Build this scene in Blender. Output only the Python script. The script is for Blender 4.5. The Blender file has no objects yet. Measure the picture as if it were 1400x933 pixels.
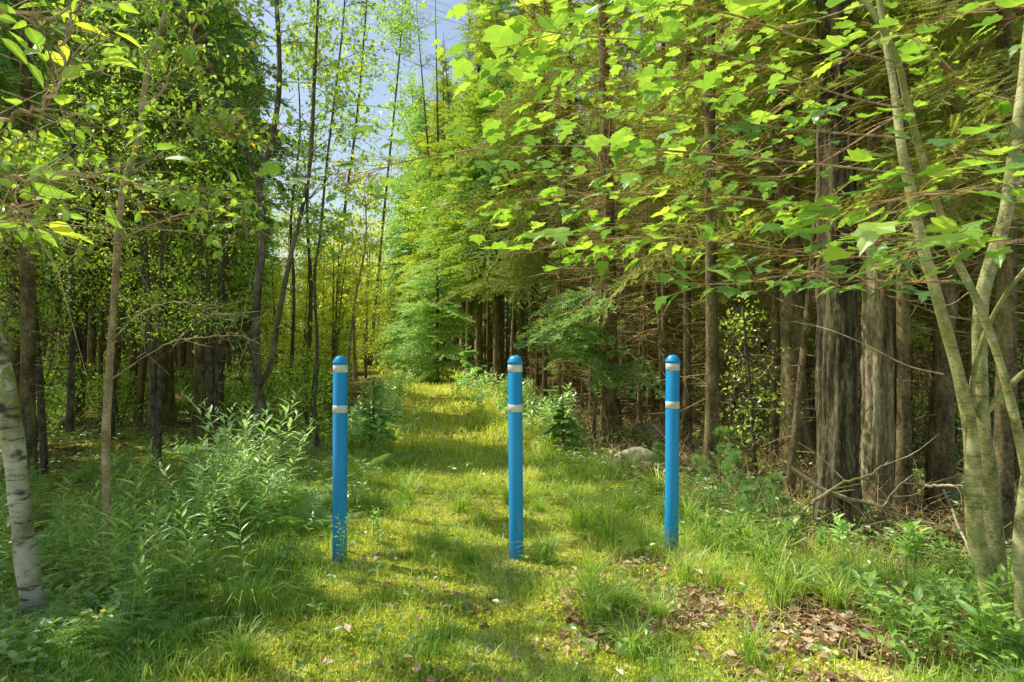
import bpy, math, random
import numpy as np
from mathutils import Vector
rng = np.random.default_rng(7)
random.seed(7)
sc = bpy.context.scene
COL = sc.collection
R = math.radians
F, CX, CY, H = 900.0, 700.0, 466.5, 1.5       # lens in photo pixels, horizon, eye height
SUN_AZ, SUN_EL = 66.0, 55.0                   # degrees left of the view axis, height
SUN = np.array([-math.sin(R(SUN_AZ))*math.cos(R(SUN_EL)), math.cos(R(SUN_AZ))*math.cos(R(SUN_EL)), math.sin(R(SUN_EL))])

def at(px, py, Y):
    return np.array([(px-CX)/F*Y, Y, H-(py-CY)/F*Y])
def gY(py):                                   # distance of flat ground seen at this photo row
    return H*F/(py-CY)

# ------------------------------------------------------------ noise, terrain
_lat = np.random.default_rng(3).random((256, 256))
def vnoise(x, y, s=1.0, o=0):
    x = np.asarray(x, float)/s + 37.3 + o*17.7; y = np.asarray(y, float)/s + 91.1 + o*5.3
    xi, yi = np.floor(x).astype(int), np.floor(y).astype(int)
    fx, fy = x-xi, y-yi
    fx = fx*fx*(3-2*fx); fy = fy*fy*(3-2*fy)
    a = _lat[xi % 256, yi % 256]; b = _lat[(xi+1) % 256, yi % 256]
    c = _lat[xi % 256, (yi+1) % 256]; d = _lat[(xi+1) % 256, (yi+1) % 256]
    return (a*(1-fx)+b*fx)*(1-fy) + (c*(1-fx)+d*fx)*fy
def fbm(x, y, s, o=0):
    return (vnoise(x, y, s, o)*4 + vnoise(x, y, s/2.1, o+1)*2 + vnoise(x, y, s/4.3, o+2))/7
def sstep(a, b, v):
    t = np.clip((v-a)/(b-a), 0, 1); return t*t*(3-2*t)
def pc(y): return np.interp(y, [0, 5, 7.5, 10, 16, 25, 32, 40, 60], [0.0, -.1, -.5, -.9, -1.7, -2.8, -5.0, -9, -22])
def hw(y): return np.interp(y, [0, 3, 4.6, 7, 10, 18, 30, 60], [2.3, 2.0, 1.5, 1.05, .95, 1.15, 1.2, 1.2])
def pdist(x, y): return np.abs(x-pc(y))/hw(y)      # <1 on the path
def h(x, y):
    x = np.asarray(x, float); y = np.asarray(y, float)
    d = pdist(x, y)
    side = x-pc(y)
    z = (fbm(x, y, 1.9, 4)-.5)*.16*sstep(.7, 1.8, d)
    z = z + (vnoise(x, y, .42, 8)-.5)*.035
    z = z - .14*sstep(2.0, 3.4, -side)*sstep(60, 20, y) + .05*np.exp(-((d-1.25)/.3)**2)*sstep(5.5, 8, y)
    z = z + .7*sstep(22, 80, np.hypot(x, y))
    return z

# where the sun reaches the ground through the crowns (real gaps are left in the crowns along these lines)
LIT = []
def lit_px(px, py, rx, ry, w=1.0):
    Y = gY(py); LIT.append(((px-CX)/F*Y, Y, rx*1.0, ry*1.05, w))
for a in [(515, 860, .5, .36), (450, 800, .35, .25), (560, 800, .3, .16), (600, 725, .42, .34), (700, 735, .5, .10), (425, 745, .42, .36), (395, 700, .4, .4),
          (345, 770, .3, .22), (520, 745, .22, .2), (660, 800, .25, .14), (690, 850, .22, .14), (820, 705, .55, .13), (790, 765, .3, .13), (860, 790, .4, .14), (960, 850, .5, .14), (1060, 870, .7, .28), (1000, 840, .5, .2), (1150, 905, .4, .12), (940, 905, .3, .1),
          (600, 905, .35, .10), (760, 890, .3, .10), (480, 905, .3, .12), (640, 660, .35, .22), (560, 650, .3, .2),
          (640, 600, .7, .5), (610, 560, .9, 1.3), (640, 530, 1.6, 3.5), (600, 515, 2.2, 7), (700, 560, .8, 1.6), (740, 600, .6, .6), (540, 560, .6, 1.0), (530, 610, .4, .4), (500, 660, .25, .3),
          (730, 650, .22, .3), (240, 640, .5, .3), (150, 700, .3, .25), (280, 820, .2, .15), (330, 900, .3, .1), (240, 575, .7, .7), (90, 600, .5, .4), (120, 560, .9, .9), (30, 850, .3, .12), (230, 540, 1.2, 1.5),
          (300, 510, 2., 3.)]:
    lit_px(*a)
LIT += [(3.0, 2.0, 1.7, 1.0, 1), (5.0, 2.2, 2.0, 1.6, 1), (1.8, 1.3, 1.5, .8, 1), (3.6, 4.6, .8, 1.0, .9), (-1.4, 4.8, .45, .4, 1), (-1.1, 5.2, .4, .35, 1), (-2.2, 4.4, .3, .3, 1), (2.6, 3.4, .35, .3, 1), (3.4, 2.7, .8, .5, 1), (2.9, 5.2, .35, .5, 1), (-.4, 4.1, .16, .2, 1), (.85, 4.2, .2, .25, 1), (2.0, 4.4, .14, .2, 1)]
NGROUND = len(LIT)
def lit_pt(px, py, Y, r=.12, w=1.0):          # a spot above the ground that the sun reaches
    p = at(px, py, Y); LIT.append((p[0]-SUN[0]/SUN[2]*p[2], p[1]-SUN[1]/SUN[2]*p[2], r, r, w))
for px, Y, ys in ((464, 4.48, (530, 580, 610, 650, 700, 740)), (706, 4.52, (560, 600, 640, 700, 740)), (918, 4.75, (500, 530, 600, 640, 700))):
    for py in ys: lit_pt(px-8, py, Y, .13, 1.2)
for a in [(1190, 300, 5.9, .2), (1190, 350, 5.9, .25), (1190, 400, 5.9, .3), (1190, 460, 5.9, .3), (1190, 540, 5.9, .2), (1190, 630, 5.9, .15), (1280, 400, 3.3, .2), (1300, 470, 3.3, .18), (1322, 560, 3.3, .16), (1325, 640, 3.3, .16), (1330, 740, 3.3, .12), (1345, 840, 3.3, .12),
          (1370, 320, 3.3, .2), (1385, 230, 3.3, .25), (1345, 420, 3.3, .2), (1250, 300, 3.3, .2), (1235, 200, 3.3, .25), (1220, 110, 3.3, .25), (1395, 780, 3.1, .15), (1385, 560, 3.1, .2), (1362, 480, 3.1, .15),
          (882, 450, 16, .7), (862, 430, 17, .7), (778, 400, 18, .8), (838, 520, 10, .3), (838, 330, 10, .4), (972, 430, 6.6, .25), (641, 430, 25, 1.2), (668, 450, 25, 1.2), (714, 440, 22, 1), (1040, 480, 8, .4), (1040, 600, 7, .4), (1060, 540, 9, .5), (750, 420, 13, 1.2), (700, 350, 14, 1.2), (960, 500, 14, .8), (1350, 640, 6, .5), (1260, 620, 7, .5), (1380, 600, 8, .6), (1140, 200, 5.2, .25),
          (0, 520, 3.4, .14), (10, 600, 3.4, .14), (20, 680, 3.4, .1), (150, 380, 4, .12), (150, 560, 4, .12), (50, 220, 3.5, .6), (150, 120, 3.6, .6), (60, 100, 1.8, .4), (120, 260, 1.8, .4), (250, 300, 4, .4), (300, 180, 4.3, .5), (330, 100, 7.4, .9), (400, 180, 7.4, .9), (250, 60, 8, .9), (120, 60, 8, 1.0)]: lit_pt(*a)
for _ in range(150): lit_pt(random.uniform(620, 1400), 470+random.uniform(-150, 110)*1.0, random.uniform(8, 20), random.uniform(.3, .7))
for _ in range(45): lit_pt(random.uniform(0, 440), 430+random.uniform(-230, 130), random.uniform(8, 18), random.uniform(.3, .7))
NG = [sum(1 for _ in LIT)]
def lit(x, y, base_on=True, n=None):
    x = np.asarray(x, float); y = np.asarray(y, float)
    wx = x + (vnoise(x, y, .35, 11)-.5)*.35; wy = y + (vnoise(x, y, .35, 12)-.5)*.35
    m = np.zeros(x.shape)
    for (cx, cy, rx, ry, w) in LIT[:n]:
        m = np.maximum(m, w*np.exp(-(((wx-cx)/rx)**2+((wy-cy)/ry)**2)*.9))
    v = m + (fbm(x, y, .55, 20)-.5)*.9
    base = sstep(3.2, 4.6, x - np.clip(pc(y), -3, 0)*.6)*.75                # the right forest edge stays open to the sun
    base = np.maximum(base, .45*sstep(24, 34, y))
    if base_on: v = v + base
    return v > .50

# ------------------------------------------------------------ materials
class NT:
    def __init__(s, name):
        s.m = bpy.data.materials.new(name); s.m.use_nodes = True
        s.t = s.m.node_tree; s.t.nodes.clear(); s.out = s.n('ShaderNodeOutputMaterial')
    def n(s, typ, **kw):
        nd = s.t.nodes.new(typ)
        for k, v in kw.items():
            if k in nd.inputs: nd.inputs[k].default_value = v
            else: setattr(nd, k, v)
        return nd
    def l(s, a, b): s.t.links.new(a, b)
    def ramp(s, fac, stops):
        r = s.n('ShaderNodeValToRGB'); e = r.color_ramp.elements
        while len(e) < len(stops): e.new(.5)
        for i, (p, c) in enumerate(stops):
            e[i].position = p; e[i].color = (*c, 1)
        s.l(fac, r.inputs[0]); return r.outputs[0]
    def mix(s, fac, a, b, bt='MIX'):
        m = s.n('ShaderNodeMix', data_type='RGBA', blend_type=bt)
        for v, i in ((fac, 0), (a, 6), (b, 7)):
            if hasattr(v, 'links'): s.l(v, m.inputs[i])
            else: m.inputs[i].default_value = v if not isinstance(v, tuple) else (*v, 1)
        return m.outputs[2]
    def math(s, op, a, b=0.0, clamp=False):
        m = s.n('ShaderNodeMath', operation=op); m.use_clamp = clamp
        for v, i in ((a, 0), (b, 1)):
            if hasattr(v, 'links'): s.l(v, m.inputs[i])
            else: m.inputs[i].default_value = v
        return m.outputs[0]
    def noise(s, scale, detail=4, co='Object', sc=(1, 1, 1), rough=.6, off=None):
        tc = s.n('ShaderNodeTexCoord'); mp = s.n('ShaderNodeMapping'); mp.inputs['Scale'].default_value = sc
        s.l(tc.outputs[co], mp.inputs['Vector'])
        nz = s.n('ShaderNodeTexNoise', Scale=scale, Detail=detail, Roughness=rough); s.l(mp.outputs[0], nz.inputs['Vector'])
        return nz.outputs[0]

LIFT = 2.4
def leaf_mat(name, stops, trans=.5, tcol=1.5, gloss=.06, rough=.45, objvar=.35, tyel=(1.15, 1.1, .6)):
    lift_ = LIFT*(.68 if name in ('maple_leaf', 'maple_leaf_shade', 'broad_leaf') else .8 if name == 'small_leaf' else 1.0)
    t = NT(name)
    at_ = t.n('ShaderNodeAttribute', attribute_name='rnd')
    oi = t.n('ShaderNodeObjectInfo')
    f = t.math('ADD', t.math('MULTIPLY', at_.outputs['Fac'], 1-objvar), t.math('MULTIPLY', oi.outputs['Random'], objvar))
    nz = t.noise(3.0, 2, 'Object')
    f2 = t.math('ADD', f, t.math('MULTIPLY', t.math('SUBTRACT', nz, .5), .3), True)
    c = t.ramp(f2, [(p_, tuple(min(.85, v*lift_) for v in c_)) for p_, c_ in stops])
    d = t.n('ShaderNodeBsdfDiffuse'); t.l(c, d.inputs[0])
    tr = t.n('ShaderNodeBsdfTranslucent')
    tc = t.mix(1.0, c, tuple(v*tcol for v in tyel), 'MULTIPLY')
    t.l(tc, tr.inputs[0])
    m = t.n('ShaderNodeMixShader'); m.inputs[0].default_value = trans
    t.l(d.outputs[0], m.inputs[1]); t.l(tr.outputs[0], m.inputs[2])
    g = t.n('ShaderNodeBsdfGlossy', Roughness=rough); g.inputs[0].default_value = (.9, .95, 1, 1)
    m2 = t.n('ShaderNodeMixShader'); m2.inputs[0].default_value = gloss
    t.l(m.outputs[0], m2.inputs[1]); t.l(g.outputs[0], m2.inputs[2]); t.l(m2.outputs[0], t.out.inputs[0])
    return t.m

def bark_mat(name, dark, mid, light, scale=6, stretch=.15, bump=.6, moss=None, ring=None, mossamt=.5, ridge=False):
    t = NT(name)
    nz = t.noise(scale, 5, 'Object', (1, 1, stretch), .65)
    fine = t.noise(scale*5, 4, 'Object', (1, 1, stretch*2.5), .6)
    f = t.math('ADD', t.math('MULTIPLY', nz, .65), t.math('MULTIPLY', fine, .35))
    c = t.ramp(f, [(.36, dark), (.5, tuple(v*1.6 for v in mid)), (.64, tuple(min(.8, v*1.8) for v in light))])
    if moss:
        mz = t.noise(2.3, 4, 'Object', (1, 1, .6), .6)
        c = t.mix(t.ramp(mz, [(.62-.25*mossamt, (0, 0, 0)), (.75-.2*mossamt, (1, 1, 1))]), c, moss)
    # pale lichen flecks
    lz = t.noise(9, 3, 'Object', (1, 1, 1), .6)
    c = t.mix(t.math('MULTIPLY', t.ramp(lz, [(.62, (0, 0, 0)), (.68, (1, 1, 1))]), .45), c, tuple(min(1, v*1.7+.03) for v in light))
    hgt = f
    if ring:
        rz = t.noise(ring, 3, 'Object', (.25, .25, 3.2), .5)
        rr = t.ramp(rz, [(.60, (0, 0, 0)), (.68, (1, 1, 1))])
        c = t.mix(t.math('MULTIPLY', rr, .45), c, dark)
    p = t.n('ShaderNodeBsdfPrincipled', Roughness=.85); p.inputs['Specular IOR Level'].default_value = .25
    t.l(c, p.inputs['Base Color'])
    b = t.n('ShaderNodeBump', Strength=bump, Distance=.02); t.l(hgt, b.inputs['Height']); t.l(b.outputs[0], p.inputs['Normal'])
    t.l(p.outputs[0], t.out.inputs[0]); return t.m

M = {}
M['maple'] = leaf_mat('maple_leaf', [(0, (.08, .17, .03)), (.5, (.19, .32, .04)), (1, (.34, .44, .07))], .52, 1.5, .09, .38, .0)
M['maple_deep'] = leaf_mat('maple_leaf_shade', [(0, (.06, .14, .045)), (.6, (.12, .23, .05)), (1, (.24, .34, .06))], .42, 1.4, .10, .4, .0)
M['ovate'] = leaf_mat('broad_leaf', [(0, (.09, .18, .03)), (.55, (.20, .33, .04)), (.93, (.34, .42, .05)), (1, (.55, .36, .04))], .5, 1.5, .07, .4, .1)
M['small'] = leaf_mat('small_leaf', [(0, (.10, .19, .03)), (.6, (.24, .35, .045)), (.93, (.34, .38, .06)), (1, (.5, .33, .05))], .5, 1.7, .06, .4, .2)
M['yellowleaf'] = leaf_mat('yellow_green_leaf', [(0, (.16, .22, .04)), (.6, (.34, .40, .06)), (1, (.55, .50, .08))], .5, 1.7, .05, .5, .2)
M['needle'] = leaf_mat('spruce_needles', [(0, (.045, .09, .02)), (.5, (.15, .22, .035)), (1, (.34, .37, .07))], .32, 1.6, .03, .5, .35)
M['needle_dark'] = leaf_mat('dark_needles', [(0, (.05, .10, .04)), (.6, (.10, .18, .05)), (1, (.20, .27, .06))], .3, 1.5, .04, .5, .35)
M['needle_blue'] = leaf_mat('fir_needles', [(0, (.09, .17, .05)), (.6, (.19, .30, .095)), (1, (.34, .42, .13))], .3, 1.5, .05, .5, .3, (1.1, 1.1, .9))
M['grass'] = leaf_mat('grass_blades', [(0, (.06, .12, .02)), (.5, (.17, .25, .035)), (.85, (.34, .36, .08)), (1, (.5, .42, .2))], .42, 1.5, .05, .5, .0)
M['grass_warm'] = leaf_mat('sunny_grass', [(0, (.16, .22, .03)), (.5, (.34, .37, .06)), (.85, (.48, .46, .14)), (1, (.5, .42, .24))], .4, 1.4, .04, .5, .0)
M['moss'] = leaf_mat('moss_tips', [(0, (.08, .13, .015)), (.4, (.34, .335, .045)), (.75, (.46, .42, .11)), (1, (.5, .46, .24))], .12, 1.2, .0, .5, .0, (1.1, 1.05, .5))
M['gold'] = leaf_mat('goldenrod_leaf', [(0, (.06, .11, .025)), (.6, (.14, .22, .045)), (1, (.30, .36, .09))], .4, 1.4, .05, .4, .3, (1.1, 1.1, .7))
M['goldpale'] = leaf_mat('pale_leaf', [(0, (.14, .25, .06)), (.6, (.25, .38, .11)), (1, (.38, .48, .2))], .35, 1.3, .09, .4, .2, (1.1, 1.1, .8))
M['fern'] = leaf_mat('fern_frond', [(0, (.06, .12, .03)), (.6, (.13, .22, .045)), (1, (.28, .34, .08))], .45, 1.5, .05, .5, .3)
M['cover'] = leaf_mat('low_leaf', [(0, (.04, .09, .02)), (.6, (.13, .20, .04)), (.9, (.28, .32, .07)), (1, (.4, .24, .07))], .4, 1.5, .08, .4, .0)
M['litter'] = leaf_mat('dead_leaf', [(0, (.05, .028, .012)), (.4, (.15, .09, .045)), (.7, (.30, .20, .12)), (.93, (.42, .32, .23)), (1, (.45, .16, .02))], .15, 1.2, .04, .5, .0, (1, .9, .7))
M['spruce_bark'] = bark_mat('spruce_bark', (.03, .022, .010), (.105, .082, .036), (.22, .18, .085), 9, .35, .8, (.17, .18, .05), mossamt=.35)
M['dark_bark'] = bark_mat('dark_sapling_bark', (.03, .025, .018), (.075, .062, .04), (.16, .14, .09), 14, .5, .5, (.12, .13, .04), mossamt=.2)
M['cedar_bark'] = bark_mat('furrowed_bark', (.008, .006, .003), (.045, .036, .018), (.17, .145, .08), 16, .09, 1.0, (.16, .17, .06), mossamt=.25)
M['cedar_sunlit'] = bark_mat('sunlit_furrowed_bark', (.04, .03, .015), (.17, .14, .075), (.40, .35, .21), 16, .09, 1.0, (.17, .18, .06), mossamt=.25)  # lighter copy of the furrowed bark; sunlight on the trunk put into the colour
M['stem_bark'] = bark_mat('smooth_maple_bark', (.10, .10, .04), (.25, .25, .10), (.38, .36, .19), 11, .7, .5, (.24, .27, .07), ring=17, mossamt=.5)
M['twig'] = bark_mat('bare_twig', (.13, .09, .05), (.24, .18, .10), (.38, .31, .2), 12, .6, .2)
M['deadwood'] = bark_mat('dead_branch_wood', (.13, .085, .035), (.27, .19, .085), (.42, .32, .16), 12, .6, .3)
M['redtwig'] = bark_mat('red_leaf_stalk', (.16, .08, .03), (.30, .16, .05), (.38, .27, .1), 20, .6, .1)
M['fallen'] = bark_mat('fallen_wood', (.09, .07, .04), (.22, .17, .1), (.38, .32, .2), 8, .8, .5, (.16, .19, .04), mossamt=.5)
M['rock'] = bark_mat('mossy_rock', (.12, .11, .07), (.27, .25, .17), (.42, .39, .28), 4, 1.0, .8, (.2, .22, .05), mossamt=.45)
M['stalk'] = bark_mat('plant_stalk', (.12, .12, .04), (.22, .22, .07), (.33, .28, .1), 12, .6, .1)

def birch_mat():
    t = NT('birch_bark')
    nz = t.noise(3, 5, 'Object', (1, 1, .8), .6)
    c = t.ramp(nz, [(.38, (.20, .21, .10)), (.5, (.45, .44, .31)), (.64, (.72, .70, .60))])
    gz = t.n('ShaderNodeTexCoord'); sep = t.n('ShaderNodeSeparateXYZ'); t.l(gz.outputs['Object'], sep.inputs[0])
    up = t.math('MULTIPLY', t.math('SUBTRACT', sep.outputs[2], .7), 1.6, True)
    mz = t.noise(22, 4, 'Object', (1, 1, .6), .7)
    c = t.mix(t.math('MULTIPLY', up, t.ramp(mz, [(.40, (0, 0, 0)), (.56, (1, 1, 1))])), c, (.22, .25, .05))
    rz = t.noise(7, 6, 'Object', (1, 1, 4.5), .8)
    c = t.mix(t.ramp(rz, [(.53, (0, 0, 0)), (.60, (1, 1, 1))]), c, (.06, .05, .03))
    bz = t.noise(3.2, 3, 'Object', (1, 1, 1.6), .6)
    c = t.mix(t.ramp(bz, [(.58, (0, 0, 0)), (.63, (1, 1, 1))]), c, (.04, .035, .025))
    low = t.math('MULTIPLY', t.math('SUBTRACT', .22, sep.outputs[2]), 5.0, True)
    c = t.mix(low, c, (.07, .06, .035))
    p = t.n('ShaderNodeBsdfPrincipled', Roughness=.7); t.l(c, p.inputs['Base Color'])
    b = t.n('ShaderNodeBump', Strength=.5, Distance=.01); t.l(mz, b.inputs['Height']); t.l(b.outputs[0], p.inputs['Normal'])
    t.l(p.outputs[0], t.out.inputs[0]); return t.m
M['birch'] = birch_mat()

def paint_mat():
    t = NT('blue_post_paint')
    nz = t.noise(4, 4, 'Object', (1, 1, .35), .6)
    c = t.ramp(nz, [(.3, (.006, .30, .66)), (.7, (.010, .40, .84))])
    tc = t.n('ShaderNodeTexCoord'); sep = t.n('ShaderNodeSeparateXYZ'); t.l(tc.outputs['Object'], sep.inputs[0])
    oi = t.n('ShaderNodeObjectInfo')
    low = t.math('MULTIPLY', t.math('SUBTRACT', .55, sep.outputs[2]), 2.2, True)
    sz = t.noise(30, 5, 'Object', (1, 1, .45), .75)
    scf = t.math('ADD', t.math('MULTIPLY', low, .15), sz)
    fade = t.noise(2.2, 3, 'Object', (2.5, 2.5, .5), .5); c = t.mix(t.math('MULTIPLY', t.ramp(fade, [(.45, (0, 0, 0)), (.7, (1, 1, 1))]), .35), c, (.07, .42, .62))
    c = t.mix(t.ramp(scf, [(.69, (0, 0, 0)), (.74, (1, 1, 1))]), c, (.28, .32, .2))
    sp = t.noise(110, 2, 'Object', (1, 1, .3), .5)
    c = t.mix(t.math('MULTIPLY', t.ramp(sp, [(.68, (0, 0, 0)), (.74, (1, 1, 1))]), .6), c, (.12, .25, .28))
    mud = t.math('MULTIPLY', t.math('SUBTRACT', .09, sep.outputs[2]), 9.0, True)
    c = t.mix(t.math('MULTIPLY', mud, .7), c, (.10, .10, .05))
    p = t.n('ShaderNodeBsdfPrincipled'); t.l(c, p.inputs['Base Color'])
    t.l(t.ramp(nz, [(.3, (.32,)*3), (.7, (.5,)*3)]), p.inputs['Roughness'])
    b = t.n('ShaderNodeBump', Strength=.15, Distance=.004); t.l(sz, b.inputs['Height']); t.l(b.outputs[0], p.inputs['Normal'])
    t.l(p.outputs[0], t.out.inputs[0]); return t.m
M['paint'] = paint_mat()
def band_mat():
    t = NT('reflective_tape')
    nz = t.noise(14, 4, 'Object', (1, 1, 1), .6)
    c = t.ramp(nz, [(.3, (.60, .60, .50)), (.6, (.88, .87, .78))])
    p = t.n('ShaderNodeBsdfPrincipled', Roughness=.4); t.l(c, p.inputs['Base Color']); t.l(p.outputs[0], t.out.inputs[0]); return t.m
M['band'] = band_mat()

def ground_mat():
    t = NT('forest_ground')
    a = t.n('ShaderNodeAttribute', attribute_name='moss')
    big = t.noise(.8, 5, 'Object', (1, 1, 1), .6)
    fine = t.noise(14, 6, 'Object', (1, 1, 1), .7)
    vfine = t.noise(60, 4, 'Object', (1, 1, 1), .7)
    moss = t.ramp(fine, [(.3, (.14, .18, .02)), (.5, (.38, .40, .04)), (.7, (.68, .60, .08))])
    lit_ = t.ramp(vfine, [(.3, (.05, .03, .015)), (.5, (.15, .10, .045)), (.7, (.36, .25, .13))])
    f = t.math('ADD', a.outputs['Fac'], t.math('MULTIPLY', t.math('SUBTRACT', t.noise(2.6, 5, 'Object', (1, 1, 1), .7), .5), 1.5))
    c = t.mix(t.ramp(f, [(.42, (0, 0, 0)), (.58, (1, 1, 1))]), lit_, moss)
    p = t.n('ShaderNodeBsdfPrincipled', Roughness=.95); p.inputs['Specular IOR Level'].default_value = .1
    t.l(c, p.inputs['Base Color'])
    b = t.n('ShaderNodeBump', Strength=.9, Distance=.03); t.l(fine, b.inputs['Height'])
    b2 = t.n('ShaderNodeBump', Strength=.7, Distance=.01); t.l(vfine, b2.inputs['Height']); t.l(b.outputs[0], b2.inputs['Normal'])
    t.l(b2.outputs[0], p.inputs['Normal']); t.l(p.outputs[0], t.out.inputs[0]); return t.m
M['ground'] = ground_mat()

# ------------------------------------------------------------ mesh builder
GAPPY = {'crown', 'branches', 'twigs', 'low_needles', 'low_branches'}; STORE = {}
class MB:
    def __init__(s):
        s.v = []; s.nv = 0; s.q = []; s.t = []; s.r = []
    def add(s, V, faces, rnd=None):
        """V (k,n,3): k copies of a template with n vertices; faces (m,3|4)"""
        V = np.asarray(V, float)
        if V.ndim == 2: V = V[None]
        k, n = V.shape[:2]
        if k == 0: return
        off = s.nv + np.arange(k)*n
        for fl in faces:
            fl = np.asarray(fl)
            if fl.size == 0: continue
            ff = (off[:, None, None] + fl[None]).reshape(-1, fl.shape[1])
            (s.q if fl.shape[1] == 4 else s.t).append(ff)
        s.v.append(V.reshape(-1, 3)); s.nv += k*n
        if rnd is None: rnd = np.full(k, .5)
        rnd = np.asarray(rnd, float); s.r.append(rnd.ravel() if rnd.ndim == 2 else np.repeat(rnd, n))
    def merge(s, o, A=None, T=None):
        if o.nv == 0: return
        V = np.concatenate(o.v)
        if A is not None: V = V @ A.T
        if T is not None: V = V + T
        s.v.append(V); s.r.append(np.concatenate(o.r))
        for a in o.q: s.q.append(a+s.nv)
        for a in o.t: s.t.append(a+s.nv)
        s.nv += len(V)
    def mesh(s, name, mats, smooth=False, split=None):
        me = bpy.data.meshes.new(name)
        if s.nv == 0: return me
        V = np.concatenate(s.v); r = np.concatenate(s.r)
        q = np.concatenate(s.q) if s.q else np.zeros((0, 4), int)
        t = np.concatenate(s.t) if s.t else np.zeros((0, 3), int)
        used = np.zeros(len(V), bool); used[q.ravel()] = True; used[t.ravel()] = True
        if not used.all():
            mp = np.cumsum(used)-1; V = V[used]; r = r[used]; q = mp[q]; t = mp[t]
        if name in GAPPY: STORE[me.name] = (V, q, t, r, mats)
        loops = np.concatenate([q.ravel(), t.ravel()]).astype(np.int32)
        tot = np.concatenate([np.full(len(q), 4), np.full(len(t), 3)]).astype(np.int32)
        st = np.concatenate([[0], np.cumsum(tot)[:-1]]).astype(np.int32) if len(tot) else np.zeros(0, np.int32)
        me.vertices.add(len(V)); me.vertices.foreach_set('co', V.astype(np.float32).ravel())
        me.loops.add(len(loops)); me.loops.foreach_set('vertex_index', loops)
        me.polygons.add(len(tot)); me.polygons.foreach_set('loop_start', st); me.polygons.foreach_set('loop_total', tot)
        me.polygons.foreach_set('use_smooth', np.full(len(tot), smooth))
        a = me.attributes.new('rnd', 'FLOAT', 'POINT'); a.data.foreach_set('value', r.astype(np.float32))
        me.update(calc_edges=True)
        for m in (mats if isinstance(mats, list) else [mats]): me.materials.append(M[m] if isinstance(m, str) else m)
        return me

def link(name, me, parent=None, loc=None):
    o = bpy.data.objects.new(name, me); COL.objects.link(o)
    if parent: o.parent = parent
    if loc is not None: o.location = loc
    return o
def tag(o, label=None, cat=None, group=None, kind=None):
    if label: o['label'] = label
    if cat: o['category'] = cat
    if group: o['group'] = group
    if kind: o['kind'] = kind
    return o
def empty(name, loc, label, cat, group=None, rz=0.0, s=1.0):
    o = bpy.data.objects.new(name, None); COL.objects.link(o)
    o.empty_display_size = .2
    o.location = loc; o.rotation_euler = (0, 0, rz); o.scale = (s, s, s)
    return tag(o, label, cat, group)
def dup(root, loc, rz=0.0, s=1.0, label=None, group=None, tilt=(0, 0)):
    r = root.copy(); COL.objects.link(r); r.location = loc; r.rotation_euler = (tilt[0], tilt[1], rz)
    r.scale = (s, s, s) if np.isscalar(s) else s
    if label: r['label'] = label
    if group: r['group'] = group
    for ch in list(root.children):
        c = ch.copy(); COL.objects.link(c); c.parent = r
        for g in list(ch.children):
            d = g.copy(); COL.objects.link(d); d.parent = c
    return r

def unit(a):
    a = np.asarray(a, float); return a/np.maximum(np.linalg.norm(a, axis=-1, keepdims=True), 1e-9)
def frames(d, n):
    X = unit(d); Y = unit(np.cross(n, X)); Z = np.cross(X, Y); return X, Y, Z
def place(tv, pos, d, n, s):
    """template vertices tv (m,3): x along d, z along n"""
    X, Y, Z = frames(d, n); s = np.asarray(s, float)
    if s.ndim == 1: s = np.stack([s, s, s], 1)
    return pos[:, None, :] + tv[None, :, 0, None]*(X*s[:, :1])[:, None] + tv[None, :, 1, None]*(Y*s[:, 1:2])[:, None] + tv[None, :, 2, None]*(Z*s[:, 2:3])[:, None]

def smooth_path(P, n):
    """Catmull-Rom through the given points (any columns)"""
    P = np.asarray(P, float)
    if len(P) == 2: return P[0]+(P[1]-P[0])*np.linspace(0, 1, n)[:, None]
    Q = np.vstack([2*P[0]-P[1], P, 2*P[-1]-P[-2]])
    out = []
    for u in np.linspace(0, len(P)-1, n):
        i = min(int(u), len(P)-2); t = u-i
        a, b, c, d = Q[i], Q[i+1], Q[i+2], Q[i+3]
        out.append(.5*((2*b)+(-a+c)*t+(2*a-5*b+4*c-d)*t*t+(-a+3*b-3*c+d)*t**3))
    return np.array(out)

def tube(mb, P, rad, sides=8, rnd=.5, bumpf=None):
    P = np.asarray(P, float); n = len(P); rad = np.broadcast_to(rad, (n,))
    T = unit(np.gradient(P, axis=0))
    u = np.cross(T[0], [0, 1, .1]); u = unit(u)
    rings = []
    ang = np.linspace(0, 2*math.pi, sides, endpoint=False)
    for i in range(n):
        u = unit(u-T[i]*np.dot(u, T[i])); w = np.cross(T[i], u)
        rr = rad[i]*(np.ones(sides) if bumpf is None else bumpf(i, ang, P[i]))
        rings.append(P[i]+(np.cos(ang)*rr)[:, None]*u+(np.sin(ang)*rr)[:, None]*w)
    V = np.concatenate(rings+[P[-1:]+T[-1]*rad[-1]*.4])
    j = np.arange(sides); k = (j+1) % sides
    q = np.concatenate([np.stack([i*sides+j, i*sides+k, (i+1)*sides+k, (i+1)*sides+j], 1) for i in range(n-1)])
    t = np.stack([(n-1)*sides+j, (n-1)*sides+k, np.full(sides, n*sides)], 1)
    mb.add(V, [q, t], np.array([rnd]))

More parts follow.
